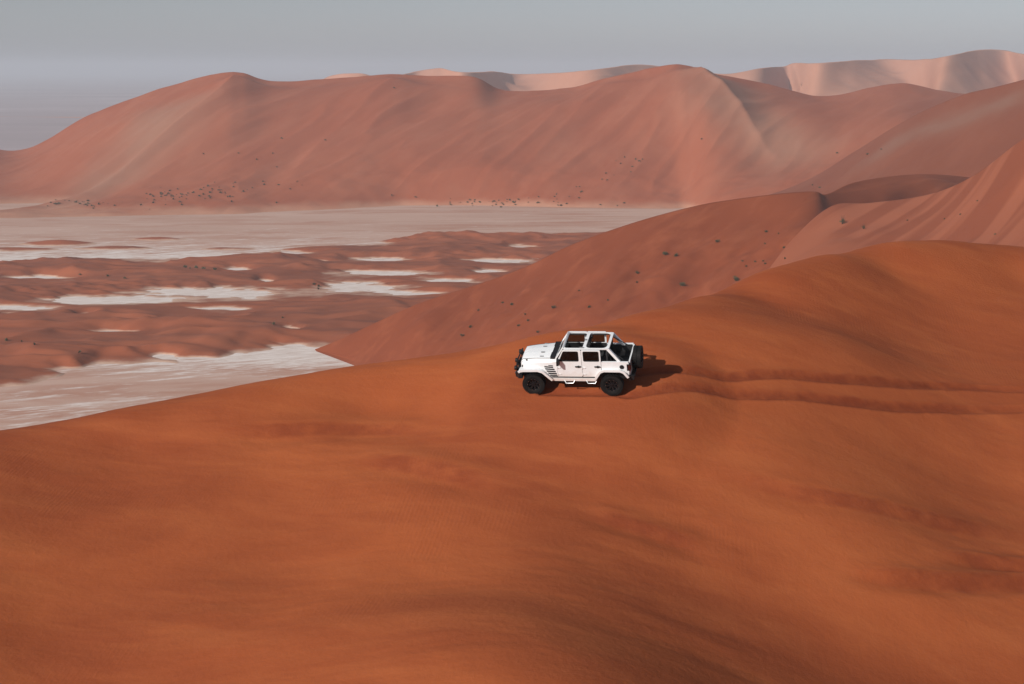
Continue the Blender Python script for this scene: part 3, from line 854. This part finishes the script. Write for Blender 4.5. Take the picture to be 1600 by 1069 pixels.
S_ = plain_mat('bare_steel', (0.55, 0.55, 0.55), 0.3, metal=1.0)
RED = plain_mat('red_lens', (0.03, 0.006, 0.005), 0.2)
AMB = plain_mat('lamp_glass', (0.55, 0.55, 0.55), 0.1, metal=0.6)
GREY = plain_mat('grey_decal', (0.22, 0.22, 0.22), 0.5)
SEAT = plain_mat('seat_cloth', (0.018, 0.018, 0.019), 0.85, var=0.4, vscale=15)
def glass_mat():
    m = bpy.data.materials.new('tinted_glass'); m.use_nodes = True
    nt = m.node_tree; nt.nodes.clear()
    o = nt.nodes.new('ShaderNodeOutputMaterial'); t = nt.nodes.new('ShaderNodeBsdfTransparent'); g = nt.nodes.new('ShaderNodeBsdfGlossy')
    t.inputs['Color'].default_value = (0.40, 0.43, 0.42, 1); g.inputs['Roughness'].default_value = 0.03
    f = nt.nodes.new('ShaderNodeFresnel'); f.inputs['IOR'].default_value = 1.45
    mx = nt.nodes.new('ShaderNodeMixShader')
    nt.links.new(f.outputs[0], mx.inputs[0]); nt.links.new(t.outputs[0], mx.inputs[1]); nt.links.new(g.outputs[0], mx.inputs[2]); nt.links.new(mx.outputs[0], o.inputs['Surface'])
    return m
G_ = glass_mat()

def finish(name, bm, mat, parent, angle=38, bev=0.0, seg=2):
    if bev > 0:
        ed = [e for e in bm.edges if len(e.link_faces) == 2 and e.calc_face_angle(0) > R(25)]
        bmesh.ops.bevel(bm, geom=ed, offset=bev, segments=seg, affect='EDGES', profile=0.6, clamp_overlap=True)
    bmesh.ops.recalc_face_normals(bm, faces=bm.faces[:])
    me = bpy.data.meshes.new(name); bm.to_mesh(me); bm.free()
    me.polygons.foreach_set('use_smooth', [True] * len(me.polygons))
    me.set_sharp_from_angle(angle=R(angle))
    me.materials.append(mat)
    o = bpy.data.objects.new(name, me); C.objects.link(o); o.parent = parent
    return o
def bx(bm, x0, x1, y0, y1, z0, z1):
    v = [bm.verts.new((x, y, z)) for x in (x0, x1) for y in (y0, y1) for z in (z0, z1)]
    for f in ((0, 1, 3, 2), (4, 6, 7, 5), (0, 4, 5, 1), (2, 3, 7, 6), (0, 2, 6, 4), (1, 5, 7, 3)):
        bm.faces.new([v[i] for i in f])
def hexa(bm, pts):
    v = [bm.verts.new(p) for p in pts]          # 4 bottom, 4 top in the same order
    for f in ((0, 1, 2, 3), (4, 7, 6, 5), (0, 4, 5, 1), (1, 5, 6, 2), (2, 6, 7, 3), (3, 7, 4, 0)):
        bm.faces.new([v[i] for i in f])
def prism(bm, poly, y0, y1):
    a = [bm.verts.new((x, y0, z)) for x, z in poly]; b = [bm.verts.new((x, y1, z)) for x, z in poly]
    n = len(poly)
    bm.faces.new(a); bm.faces.new(b[::-1])
    for i in range(n): bm.faces.new((a[i], b[i], b[(i + 1) % n], a[(i + 1) % n]))
def strip(bm, line, y0, y1, th):
    """a folded sheet: polyline in xz, thickness th downwards/inwards, from y0 to y1"""
    n = len(line); inner = []
    for i in range(n):
        a = Vector(line[max(i - 1, 0)]); b = Vector(line[min(i + 1, n - 1)]); d = (b - a).normalized()
        inner.append((line[i][0] + d.y * th, line[i][1] - d.x * th))
    prism(bm, list(line) + inner[::-1], y0, y1)
def tube(bm, pts, r, seg=8, caps=True):
    P = [Vector(p) for p in pts]; rings = []
    for i, p in enumerate(P):
        d = (P[min(i + 1, len(P) - 1)] - P[max(i - 1, 0)]).normalized()
        u = d.orthogonal().normalized() if i == 0 else (u0 - d * u0.dot(d)).normalized()
        u0 = u; w = d.cross(u)
        rings.append([bm.verts.new(p + (u * math.cos(6.2832 * k / seg) + w * math.sin(6.2832 * k / seg)) * r) for k in range(seg)])
    for a, b in zip(rings[:-1], rings[1:]):
        for k in range(seg): bm.faces.new((a[k], a[(k + 1) % seg], b[(k + 1) % seg], b[k]))
    if caps: bm.faces.new(rings[0][::-1]); bm.faces.new(rings[-1])
def lathe(bm, prof, seg=32, axis='y', c=(0, 0, 0), close=True):
    """prof: (radius, offset along axis)"""
    rings = []
    for r, h in prof:
        ring = []
        for k in range(seg):
            a = 6.28318 * k / seg; u, w = r * math.cos(a), r * math.sin(a)
            p = (u, h, w) if axis == 'y' else (h, u, w)
            ring.append(bm.verts.new((p[0] + c[0], p[1] + c[1], p[2] + c[2])))
        rings.append(ring)
    for a, b in zip(rings[:-1], rings[1:]):
        for k in range(seg): bm.faces.new((a[k], a[(k + 1) % seg], b[(k + 1) % seg], b[k]))
    if close:
        bm.faces.new(rings[0]); bm.faces.new(rings[-1][::-1])
def rounded(poly, r, n=4):
    out = []; m = len(poly)
    for i in range(m):
        p = Vector(poly[i]); a = Vector(poly[i - 1]); b = Vector(poly[(i + 1) % m])
        da = (a - p); db = (b - p); ra = min(r, da.length * .45, db.length * .45)
        p0 = p + da.normalized() * ra; p1 = p + db.normalized() * ra
        for j in range(n + 1):
            t = j / n; out.append(tuple(p0 * (1 - t) ** 2 + p * 2 * t * (1 - t) + p1 * t * t))
    return out
def holed(bm, outer, holes, f3, th):
    """flat plate with holes; f3(u, v, w) -> 3-D, w from 0 to th"""
    es = []
    loops = []
    for loop in [outer] + holes:
        vs = [bm.verts.new((u, v, 0)) for u, v in loop]
        loops.append(vs)
        es += [bm.edges.new((vs[i], vs[(i + 1) % len(vs)])) for i in range(len(vs))]
    r = bmesh.ops.triangle_fill(bm, edges=es, use_beauty=True)
    fs = [g for g in r['geom'] if isinstance(g, bmesh.types.BMFace)]
    mp = {v: bm.verts.new((v.co.x, v.co.y, th)) for l in loops for v in l}
    for f in fs: bm.faces.new([mp[v] for v in f.verts][::-1])
    for l in loops:
        for i in range(len(l)):
            a, b = l[i], l[(i + 1) % len(l)]; bm.faces.new((a, b, mp[b], mp[a]))
    for v in list(bm.verts): v.co = Vector(f3(*v.co))

car = bpy.data.objects.new('offroad_car', None); C.objects.link(car)
car.empty_display_size = 1.0
tag(car, 'white open-top off-road car with black wheels driving down the orange near dune', 'car')
nrm = Vector((-SLX, -SLY, 1)).normalized()
hx = Vector((HEAD[0], HEAD[1], SLX * HEAD[0] + SLY * HEAD[1])).normalized()
hy = nrm.cross(hx).normalized()
Mx = Matrix((hx, hy, nrm)).transposed().to_4x4()
Mx.translation = Vector(CARP)
car.matrix_world = Mx @ Matrix.Scale(1.03, 4)
B = bmesh.new

# chassis
bm = B(); bx(bm, -2.05, 1.95, -0.50, 0.50, 0.46, 0.62); bx(bm, -2.1, 0.75, -0.735, 0.735, 0.60, 0.70)
for x in (-1.5, 1.5):
    lathe(bm, [(0.05, -0.7), (0.05, 0.7)], 10, 'y', (x, 0, 0.40)); lathe(bm, [(0.02, -0.16), (0.14, -0.1), (0.14, 0.1), (0.02, 0.16)], 12, 'y', (x, 0.12, 0.40))
bx(bm, -2.05, -1.02, 0.28, 0.70, 0.62, 1.02); bx(bm, -2.05, -1.02, -0.70, -0.28, 0.62, 1.02); bx(bm, 0.8, 1.9, -0.55, 0.55, 0.6, 0.86)
finish('chassis', bm, K_, car)
# main body shell
bm = B()
secs = [(0.565, 0.793, 0.69, 1.315, 0.70, 1.36), (0.82, 0.775, 0.69, 1.255, 0.615, 1.382), (1.40, 0.695, 0.84, 1.20, 0.565, 1.345), (1.90, 0.635, 0.84, 1.14, 0.52, 1.265), (1.945, 0.61, 0.86, 1.10, 0.50, 1.22)]
rings = []
for x, w, z0, z1, hw, hz in secs:
    rings.append([bm.verts.new(p) for p in ((x, -w, z0), (x, -w, z1), (x, -hw, hz), (x, hw, hz), (x, w, z1), (x, w, z0))])
for a, b in zip(rings[:-1], rings[1:]):
    for k in range(6): bm.faces.new((a[k], a[(k + 1) % 6], b[(k + 1) % 6], b[k]))
bm.faces.new(rings[0]); bm.faces.new(rings[-1][::-1])
body = finish('body', bm, W_, car, 30)
for s in (1, -1):
    bm = B()
    prism(bm, [(-1.142, 1.315), (-1.142, 0.99), (-1.20, 0.95), (-1.86, 0.95), (-2.06, 0.76), (-2.17, 0.78), (-2.185, 1.20), (-2.16, 1.315)], s * 0.715, s * 0.793)
    finish('quarter_panel', bm, W_, car, 35, 0.012)
    bm = B(); prism(bm, [(0.78, 0.54), (0.72, 0.64), (-0.86, 0.64), (-0.94, 0.54)], s * 0.74, s * 0.875)
    finish('rock_slider', bm, W_, car, 35, 0.012)
    bm = B(); bx(bm, -0.88, 0.72, s * 0.70, s * 0.806, 0.642, 0.69); finish('sill_shadow_strip', bm, I_, car)  # black strip stands in for the shadow in the gap below the doors
    for x in (0.06, -0.78):
        bm = B(); tube(bm, [(x + 0.24, s * 0.86, 0.57), (x + 0.17, s * 0.93, 0.475), (x - 0.10, s * 0.93, 0.475), (x - 0.17, s * 0.86, 0.57)], 0.017, 7)
        finish('step_hoop', bm, S_, car)
    # fender flares
    bm = B(); fl = [(2.02, 0.90), (1.97, 0.935), (1.86, 0.955), (1.30, 0.965), (1.13, 0.91), (0.78, 0.57)]
    strip(bm, fl, s * 0.60, s * 0.90, 0.05); strip(bm, [(x, z - 0.012) for x, z in fl], s * 0.895, s * 0.945, 0.085)
    finish('fender', bm, W_, car, 32, 0.008)
    bm = B(); fl = [(-0.90, 0.60), (-1.12, 0.93), (-1.25, 0.98), (-1.84, 0.98), (-1.96, 0.93), (-2.12, 0.72)]
    strip(bm, [(x, z) for x, z in fl[::-1]][::-1], s * 0.72, s * 0.90, -0.05 if False else 0.05)
    finish('fender', bm, W_, car, 32, 0.008)
    bm = B(); strip(bm, [(x, z - 0.012) for x, z in fl], s * 0.895, s * 0.945, 0.085)
    finish('fender_lip', bm, W_, car, 32, 0.008)
    bm = B(); bx(bm, 1.88, 1.95, s * 0.612, s * 0.632, 0.99, 1.08); finish('side_marker', bm, K_, car, 30, 0.006)

    # doors
    def door(outer, hole, handle, hinge_x):
        bm = B(); holed(bm, rounded(outer, 0.035, 3), [rounded(hole, 0.05, 3)], lambda u, v, w: (u, s * (0.748 + w), v), 0.052)
        d = finish('door', bm, W_, car, 30)
        bm = B(); prism(bm, [(x, z) for x, z in rounded(hole, 0.05, 3)], s * 0.768, s * 0.774); finish('window_pane', bm, G_, d)
        hl = rounded(hole, 0.05, 3); bm = B()
        tube(bm, [(x, s * 0.795, z) for x, z in hl] + [(hl[0][0], s * 0.795, hl[0][1])], 0.014, 5); finish('window_seal', bm, I_, d)
        bm = B(); bx(bm, handle - 0.11, handle + 0.11, s * 0.80, s * 0.832, 1.10, 1.142); finish('door_handle', bm, K_, d, 30, 0.01)
        bm = B(); lathe(bm, [(0.055, 0), (0.055, 0.006)], 14, 'y', (handle - 0.02, s * 0.799, 1.11)); finish('handle_cup', bm, I_, d)
        for z in (1.07, 0.79):
            bm = B(); bx(bm, hinge_x - 0.10, hinge_x + 0.04, s * 0.80, s * 0.818, z - 0.018, z + 0.018); bx(bm, hinge_x + 0.02, hinge_x + 0.05, s * 0.80, s * 0.828, z - 0.04, z + 0.04)
            finish('door_hinge', bm, W_, d, 30, 0.005)
        return d
    door([(0.555, 0.69), (0.555, 1.31), (0.30, 1.80), (-0.395, 1.80), (-0.395, 0.69)], [(0.455, 1.345), (0.275, 1.752), (-0.29, 1.752), (-0.29, 1.345)], -0.255, 0.51)
    door([(-0.408, 0.69), (-0.408, 1.80), (-1.13, 1.80), (-1.13, 1.02), (-0.90, 0.69)], [(-0.475, 1.345), (-0.475, 1.752), (-1.065, 1.752), (-1.065, 1.345)], -0.99, -0.44)
    # mirror
    bm = B(); hexa(bm, [(0.42, s * 0.86, 1.27), (0.55, s * 0.86, 1.27), (0.52, s * 1.06, 1.27), (0.44, s * 1.06, 1.27), (0.42, s * 0.86, 1.47), (0.54, s * 0.86, 1.47), (0.51, s * 1.06, 1.46), (0.44, s * 1.06, 1.46)])
    tube(bm, [(0.48, s * 0.79, 1.30), (0.48, s * 0.90, 1.31)], 0.028, 7)
    finish('side_mirror', bm, K_, car, 35, 0.02)
    # slanted black stripes on the cowl side
    for i, (x0, x1, z) in enumerate(((0.90, 0.72, 1.125), (1.06, 0.72, 1.045), (1.04, 0.67, 0.955), (0.99, 0.63, 0.865), (0.93, 0.59, 0.775), (0.87, 0.58, 0.705))):
        bm = B(); th = (0.036, 0.058, 0.060, 0.060, 0.060, 0.046)[i]
        sh = 0.02
        yf = lambda x: (0.793 if x < 0.565 else 0.793 - (x - 0.565) * (0.018 / 0.255) if x < 0.82 else 0.775 - (x - 0.82) * (0.08 / 0.58)) + 0.004
        xs_ = sorted({x0, 0.82, x1, *[x0 + (x1 - x0) * t for t in (0.25, 0.5, 0.75)]} if x0 > 0.82 else {x0, x1}, reverse=True)
        top = [bm.verts.new((x, s * (yf(x) + 0.002), z + th)) for x in xs_]
        bot = [bm.verts.new((x - sh, s * (yf(x - sh) + 0.002), z)) for x in xs_]
        for j in range(len(xs_) - 1): bm.faces.new((top[j], top[j + 1], bot[j + 1], bot[j]))
        finish('stripe_decal', bm, I_, car)
    # rear lamp, rear roll bar leg, under-sill shadow gap
    bm = B(); bx(bm, -2.235, -2.10, s * 0.69, s * 0.812, 0.97, 1.235); tl = finish('tail_lamp', bm, K_, car, 30, 0.015)
    bm = B(); bx(bm, -2.245, -2.14, s * 0.715, s * 0.815, 1.0, 1.2); finish('lamp_lens', bm, RED, tl, 30, 0.01)
    bm = B()
    hexa(bm, [(-1.74, s * 0.61, 1.30), (-1.86, s * 0.61, 1.30), (-1.86, s * 0.71, 1.30), (-1.74, s * 0.71, 1.30), (-1.32, s * 0.575, 1.81), (-1.45, s * 0.575, 1.81), (-1.45, s * 0.675, 1.81), (-1.32, s * 0.675, 1.81)])
    finish('rear_roll_bar', bm, W_, car, 30, 0.02)
    bm = B(); tube(bm, [(-1.33, s * 0.52, 1.76), (-1.95, s * 0.60, 1.34)], 0.016, 6); tube(bm, [(-1.30, s * 0.50, 1.76), (-1.55, s * 0.40, 0.9)], 0.02, 6)
    finish('roll_brace', bm, I_, car)
    bm = B(); lathe(bm, [(0.03, 0), (0.085, 0.02), (0.085, 0.07), (0.05, 0.09)], 14, 'x', (-0.66, s * 0.50, 1.72)); finish('speaker_pod', bm, K_, car)
# fuel cap on the near side only
bm = B(); lathe(bm, [(0.085, 0), (0.085, 0.02), (0.06, 0.026), (0.055, 0.018)], 20, 'y', (-1.91, 0.79, 1.115)); finish('fuel_cap', bm, K_, car)
# hood
bm = B(); nx, ny = 14, 17; G = []
for i in range(nx):
    t = i / (nx - 1); x = 0.80 + t * (1.965 - 0.80)
    w = 0.628 - 0.105 * t; ze = 1.388 - 0.075 * t - 0.035 * t ** 4; c = 0.045 * (1 - max(0, (t - 0.82) / 0.18) ** 2 * 0.95)
    row = []
    for j in range(ny):
        u = -1 + 2 * j / (ny - 1)
        z = ze + c * (1 - abs(u) ** 4.5) + 0.012 * (1 if abs(u) < 0.42 else 0) * (1 if t < 0.9 else 0)
        row.append(bm.verts.new((x - 0.02 * u * u * t, u * w, z)))
    G.append(row)
for i in range(nx - 1):
    for j in range(ny - 1): bm.faces.new((G[i][j], G[i][j + 1], G[i + 1][j + 1], G[i + 1][j]))
hood = finish('hood', bm, W_, car, 40)
for s in (1, -1):
    bm = B(); tube(bm, [(0.80, s * 0.632, 1.386), (1.1, s * 0.604, 1.367), (1.4, s * 0.577, 1.346), (1.7, s * 0.549, 1.318), (1.95, s * 0.525, 1.275)], 0.009, 5); finish('hood_seam', bm, I_, hood)
    bm = B(); bx(bm, 1.10, 1.24, s * 0.50, s * 0.54, 1.400, 1.416); finish('hood_lettering', bm, GREY, hood)
    bm = B(); bx(bm, 1.72, 1.79, s * 0.56, s * 0.60, 1.25, 1.29); finish('hood_latch', bm, K_, hood, 30, 0.008)
    bm = B(); bx(bm, 1.10, 1.24, s * 0.20, s * 0.27, 1.428, 1.440); finish('hood_vent', bm, GREY, hood)
# cowl, windscreen
bm = B(); hexa(bm, [(0.58, -0.69, 1.30), (0.82, -0.66, 1.30), (0.82, 0.66, 1.30), (0.58, 0.69, 1.30), (0.58, -0.68, 1.415), (0.82, -0.63, 1.443), (0.82, 0.63, 1.443), (0.58, 0.68, 1.415)])
cowl = finish('cowl', bm, K_, car, 30, 0.008)
for y in (0.35, -0.25):
    bm = B(); tube(bm, [(0.62, y, 1.44), (0.59, y - 0.30, 1.47), (0.57, y - 0.5, 1.49)], 0.012, 5); finish('wiper', bm, I_, cowl)
b0 = Vector((0.595, 0, 1.36)); t0 = Vector((0.265, 0, 1.85)); dv = (t0 - b0); Lw = dv.length; dv.normalize(); nv = Vector((dv.z, 0, -dv.x))
f3 = lambda u, v, w: b0 + dv * v + Vector((0, u * (1 - 0.06 * v / Lw), 0)) + nv * w
bm = B(); holed(bm, rounded([(-0.72, 0), (0.72, 0), (0.72, Lw), (-0.72, Lw)], 0.05, 3), [rounded([(-0.64, 0.06), (0.64, 0.06), (0.64, Lw - 0.07), (-0.64, Lw - 0.07)], 0.06, 3)], f3, 0.05)
wf = finish('windscreen_frame', bm, W_, car, 30)
bm = B(); pl = rounded([(-0.645, 0.055), (0.645, 0.055), (0.645, Lw - 0.065), (-0.645, Lw - 0.065)], 0.06, 3)
bm.faces.new([bm.verts.new(f3(u, v, 0.028)) for u, v in pl]); finish('windscreen', bm, G_, wf)
bm = B(); tube(bm, [f3(u, v, 0.0) for u, v in pl] + [f3(*pl[0], 0.0)], 0.03, 5, False); finish('screen_trim', bm, I_, wf)
# roof frame: side rails with three cross bars
bm = B()
holed(bm, rounded([(0.31, -0.69), (0.31, 0.69), (-1.46, 0.68), (-1.46, -0.68)], 0.10, 4),
      [rounded([(0.25, -0.635), (0.25, 0.635), (-0.45, 0.635), (-0.45, -0.635)], 0.12, 5), rounded([(-0.565, -0.635), (-0.565, 0.635), (-1.365, 0.635), (-1.365, -0.635)], 0.20, 5)],
      lambda u, v, w: (u, v, 1.795 + w - 0.02 * abs(v / 0.67) ** 3), 0.05)
roof = finish('roof_frame', bm, W_, car, 30)
bm = B(); bx(bm, -0.52, -0.44, -0.03, 0.06, 1.856, 1.866); bx(bm, -0.50, -0.34, 0.61, 0.66, 1.838, 1.856); finish('roof_latch', bm, GREY, roof)
for s in (1, -1):
    bm = B(); tube(bm, [(0.24, s * 0.63, 1.765), (-1.38, s * 0.63, 1.765)], 0.03, 6); finish('rail_padding', bm, I_, roof)
for xh in (-0.50, -1.36):
    bm = B(); tube(bm, [(xh, -0.66, 0.9), (xh, -0.655, 1.62), (xh, -0.60, 1.755), (xh, 0.60, 1.755), (xh, 0.655, 1.62), (xh, 0.66, 0.9)], 0.032, 7)
    finish('cage_hoop', bm, I_, car)
# grille
bm = B(); hexa(bm, [(1.94, -0.56, 0.84), (2.0, -0.56, 0.84), (2.0, 0.56, 0.84), (1.94, 0.56, 0.84), (1.94, -0.58, 1.20), (1.975, -0.58, 1.20), (1.975, 0.58, 1.20), (1.94, 0.58, 1.20)])
gr = finish('grille', bm, W_, car, 30, 0.015)
for i in range(7):
    y = (i - 3) * 0.095
    bm = B(); hexa(bm, [(1.97, y - 0.03, 0.88), (2.003, y - 0.03, 0.88), (2.003, y + 0.03, 0.88), (1.97, y + 0.03, 0.88), (1.96, y - 0.03, 1.16), (1.985, y - 0.03, 1.16), (1.985, y + 0.03, 1.16), (1.96, y + 0.03, 1.16)])
    finish('grille_slot', bm, I_, gr)
for s in (1, -1):
    bm = B(); lathe(bm, [(0.095, 0), (0.095, 0.045), (0.08, 0.05), (0.07, 0.03)], 20, 'x', (1.965, s * 0.44, 1.05)); hl = finish('headlight', bm, K_, car)
    bm = B(); lathe(bm, [(0.078, 0), (0.06, 0.022), (0.02, 0.03)], 18, 'x', (1.995, s * 0.44, 1.05)); finish('headlight_lens', bm, AMB, hl)
# front bumper with guard and lamps
bm = B(); prism(bm, [(1.95, 0.56), (1.95, 0.80), (2.16, 0.82), (2.24, 0.74), (2.22, 0.58), (2.12, 0.52)], -0.64, 0.64)
for s in (1, -1): hexa(bm, [(1.92, s * 0.62, 0.63), (2.20, s * 0.62, 0.58), (2.08, s * 0.86, 0.62), (1.92, s * 0.86, 0.62), (1.92, s * 0.62, 0.79), (2.20, s * 0.62, 0.79), (2.05, s * 0.86, 0.78), (1.92, s * 0.86, 0.78)])
bp = finish('front_bumper', bm, K_, car, 30, 0.012)
bm = B()
for s in (1, -1): tube(bm, [(2.16, s * 0.57, 0.78), (2.17, s * 0.56, 1.0), (2.14, s * 0.52, 1.18), (2.13, s * 0.30, 1.23), (2.13, 0, 1.23)], 0.028, 8)
tube(bm, [(2.17, -0.56, 0.98), (2.17, 0.56, 0.98)], 0.022, 8)
lathe(bm, [(0.09, -0.22), (0.09, 0.22)], 12, 'y', (2.12, 0, 0.88))
finish('grille_guard', bm, K_, bp)
for y in (0.62, 0.36, -0.36, -0.62):
    bm = B(); zz = 0.95 if abs(y) > 0.5 else 1.14
    lathe(bm, [(0.03, -0.07), (0.085, -0.02), (0.09, 0.05), (0.075, 0.055)], 16, 'x', (2.19, y, zz)); tube(bm, [(2.16, y, zz), (2.16, y, zz - 0.15)], 0.015, 6)
    finish('driving_lamp', bm, K_, bp)
bm = B()
for y in (0.42, -0.42): tube(bm, [(2.22, y - 0.035, 0.66), (2.29, y - 0.035, 0.65), (2.29, y + 0.035, 0.65), (2.22, y + 0.035, 0.66)], 0.014, 6)
finish('tow_shackles', bm, S_, bp)
# rear
bm = B(); bx(bm, -2.215, -2.165, -0.69, 0.69, 0.74, 1.315); tg = finish('tailgate', bm, W_, car, 30, 0.012)
bm = B(); bx(bm, -2.33, -2.20, -0.20, 0.20, 0.95, 1.30); finish('spare_carrier', bm, K_, tg, 30, 0.01)
bm = B(); prism(bm, [(-2.14, 0.55), (-2.34, 0.57), (-2.36, 0.73), (-2.16, 0.74)], -0.80, 0.80); finish('rear_bumper', bm, K_, car, 30, 0.015)
# interior
bm = B(); bx(bm, 0.34, 0.57, -0.73, 0.73, 0.98, 1.32); bx(bm, 0.22, 0.42, -0.14, 0.14, 0.72, 1.18); db = finish('dashboard', bm, I_, car, 30, 0.03)
bm = B(); ring = [(0.22 - 0.07 * math.sin(a), 0.38 + 0.185 * math.cos(a), 1.235 + 0.17 * math.sin(a)) for a in [6.2832 * k / 18 for k in range(19)]]
tube(bm, ring, 0.015, 6, False); tube(bm, [(0.22, 0.2, 1.235), (0.22, 0.56, 1.235)], 0.014, 6); tube(bm, [(0.22, 0.38, 1.235), (0.40, 0.38, 1.16)], 0.025, 6)
finish('steering_wheel', bm, K_, car)
def seat(x, y, w):
    bm = B(); bx(bm, x - 0.05, x + 0.46, y - w, y + w, 0.82, 0.98); sc = finish('seat', bm, SEAT, car, 30, 0.04)
    bm = B(); hexa(bm, [(x - 0.10, y - w, 0.92), (x + 0.04, y - w, 0.92), (x + 0.04, y + w, 0.92), (x - 0.10, y + w, 0.92), (x - 0.24, y - w * .9, 1.46), (x - 0.13, y - w * .9, 1.46), (x - 0.13, y + w * .9, 1.46), (x - 0.24, y + w * .9, 1.46)])
    finish('backrest', bm, SEAT, sc, 30, 0.03)
    for yy in ((y,) if w < 0.4 else (y - w * .6, y + w * .6)):
        bm = B(); bx(bm, x - 0.27, x - 0.17, yy - 0.12, yy + 0.12, 1.50, 1.66); finish('headrest', bm, SEAT, sc, 30, 0.03)
seat(-0.32, 0.38, 0.25); seat(-0.32, -0.38, 0.25); seat(-1.12, 0.0, 0.62)
bm = B(); bx(bm, -2.12, -1.45, -0.55, 0.55, 0.72, 0.96); finish('cargo_floor', bm, I_, car, 30, 0.02)
for s in (1, -1):
    bm = B(); bx(bm, -2.12, -1.14, s * 0.66, s * 0.712, 0.72, 1.29); bx(bm, -1.12, 0.53, s * 0.70, s * 0.745, 0.72, 1.335); finish('inner_trim', bm, I_, car)

# wheels: hub with tyre and rim below it
def tyre_bm(ax):
    bm = B(); r, w = 0.418, 0.155
    prof = [(0.235, -w * .82), (0.30, -w * .98), (0.36, -w), (0.40, -w * .93), (r - .012, -w * .75), (r - .012, w * .75), (0.40, w * .93), (0.36, w), (0.30, w * .98), (0.235, w * .82)]
    lathe(bm, prof, 44, ax, close=False)
    n = 44
    for k in range(n):
        a = 6.28318 * k / n
        for side in (-1, 1):
            aa = a + (0.07 if side > 0 else 0)
            m = Matrix.Rotation(-aa, 4, 'Y') if ax == 'y' else Matrix.Rotation(aa, 4, 'X')
            h0_, h1_ = sorted((side * 0.012, side * w * .97))
            vs0 = len(bm.verts)
            pts = [(rr, hh, tt) for rr in (r - .03, r + .012) for hh in (h0_, h1_) for tt in (-.021, .021)]
            vv = []
            for rr, hh, tt in pts:
                p = Vector((rr, hh, tt)) if ax == 'y' else Vector((hh, rr, tt))
                vv.append(bm.verts.new(m @ p))
            for f in ((0, 1, 3, 2), (4, 6, 7, 5), (0, 4, 5, 1), (2, 3, 7, 6), (0, 2, 6, 4), (1, 5, 7, 3)): bm.faces.new([vv[i] for i in f])
    return bm
def rim_bm(ax, s):
    bm = B()
    lathe(bm, [(0.24, -s * .12), (0.245, s * .125), (0.225, s * .13), (0.215, s * .07), (0.205, -s * .02), (0.08, -s * .02)], 36, ax, close=False)
    for k in range(8):
        a = 6.28318 * k / 8 + 0.2
        m = Matrix.Rotation(a, 4, 'Y' if ax == 'y' else 'X')
        vv = []
        for rr, hw, h0_ in ((0.05, .028, .075), (0.215, .036, .10)):
            for t in (-hw, hw):
                for hh in (s * (h0_ - .05), s * h0_):
                    vv.append(bm.verts.new(m @ (Vector((rr, hh, t)) if ax == 'y' else Vector((hh, rr, t)))))
        for f in ((0, 1, 3, 2), (4, 6, 7, 5), (0, 4, 5, 1), (2, 3, 7, 6), (0, 2, 6, 4), (1, 5, 7, 3)): bm.faces.new([vv[i] for i in f])
    lathe(bm, [(0.02, s * .10), (0.06, s * .095), (0.065, s * .04)], 16, ax, close=False)
    return bm
def wheel(loc, ax, s):
    bm = B(); lathe(bm, [(0.17, -s * .06), (0.17, -s * .03), (0.06, -s * .03), (0.05, s * .06)], 20, ax)
    h = finish('wheel', bm, S_, car); h.location = loc
    finish('tyre', tyre_bm(ax), T_, h, 30); finish('rim', rim_bm(ax, s), RM, h, 30)
    bm = B()
    for k in range(10):
        a = 6.28318 * k / 10
        c = (0.228 * math.cos(a), s * .128, 0.228 * math.sin(a)) if ax == 'y' else (s * .128, 0.228 * math.cos(a), 0.228 * math.sin(a))
        lathe(bm, [(0.011, 0), (0.011, s * .012), (0.004, s * .014)], 6, ax, c)
    finish('rim_bolts', bm, S_, h)
for x in (1.5, -1.5):
    for s in (1, -1): wheel((x, s * 0.80, 0.395), 'y', s)
wheel((-2.42, 0.0, 1.13), 'x', -1)

# ------------------------------------------------------------------ haze
def build_haze():
    m = bpy.data.materials.new('haze_air'); m.use_nodes = True
    nt = m.node_tree; nt.nodes.clear()
    out = nt.nodes.new('ShaderNodeOutputMaterial')
    v = nt.nodes.new('ShaderNodeVolumePrincipled')
    v.inputs['Color'].default_value = (0.63, 0.67, 0.72, 1)
    v.inputs['Density'].default_value = 0.000145
    v.inputs['Anisotropy'].default_value = 0.0
    nt.links.new(v.outputs[0], out.inputs['Volume'])
    x, y0, y1, z0, z1 = 42000, -3500, 61000, -8, 210
    vs = [(-x, y0, z0), (x, y0, z0), (x, y1, z0), (-x, y1, z0), (-x, y0, z1), (x, y0, z1), (x, y1, z1), (-x, y1, z1)]
    fs = [(0, 3, 2, 1), (4, 5, 6, 7), (0, 1, 5, 4), (1, 2, 6, 5), (2, 3, 7, 6), (3, 0, 4, 7)]
    o = mesh_obj('haze', vs, fs, m, smooth=False)
    tag(o, 'pale dusty haze hanging over the whole desert', 'haze', kind='stuff')
build_haze()
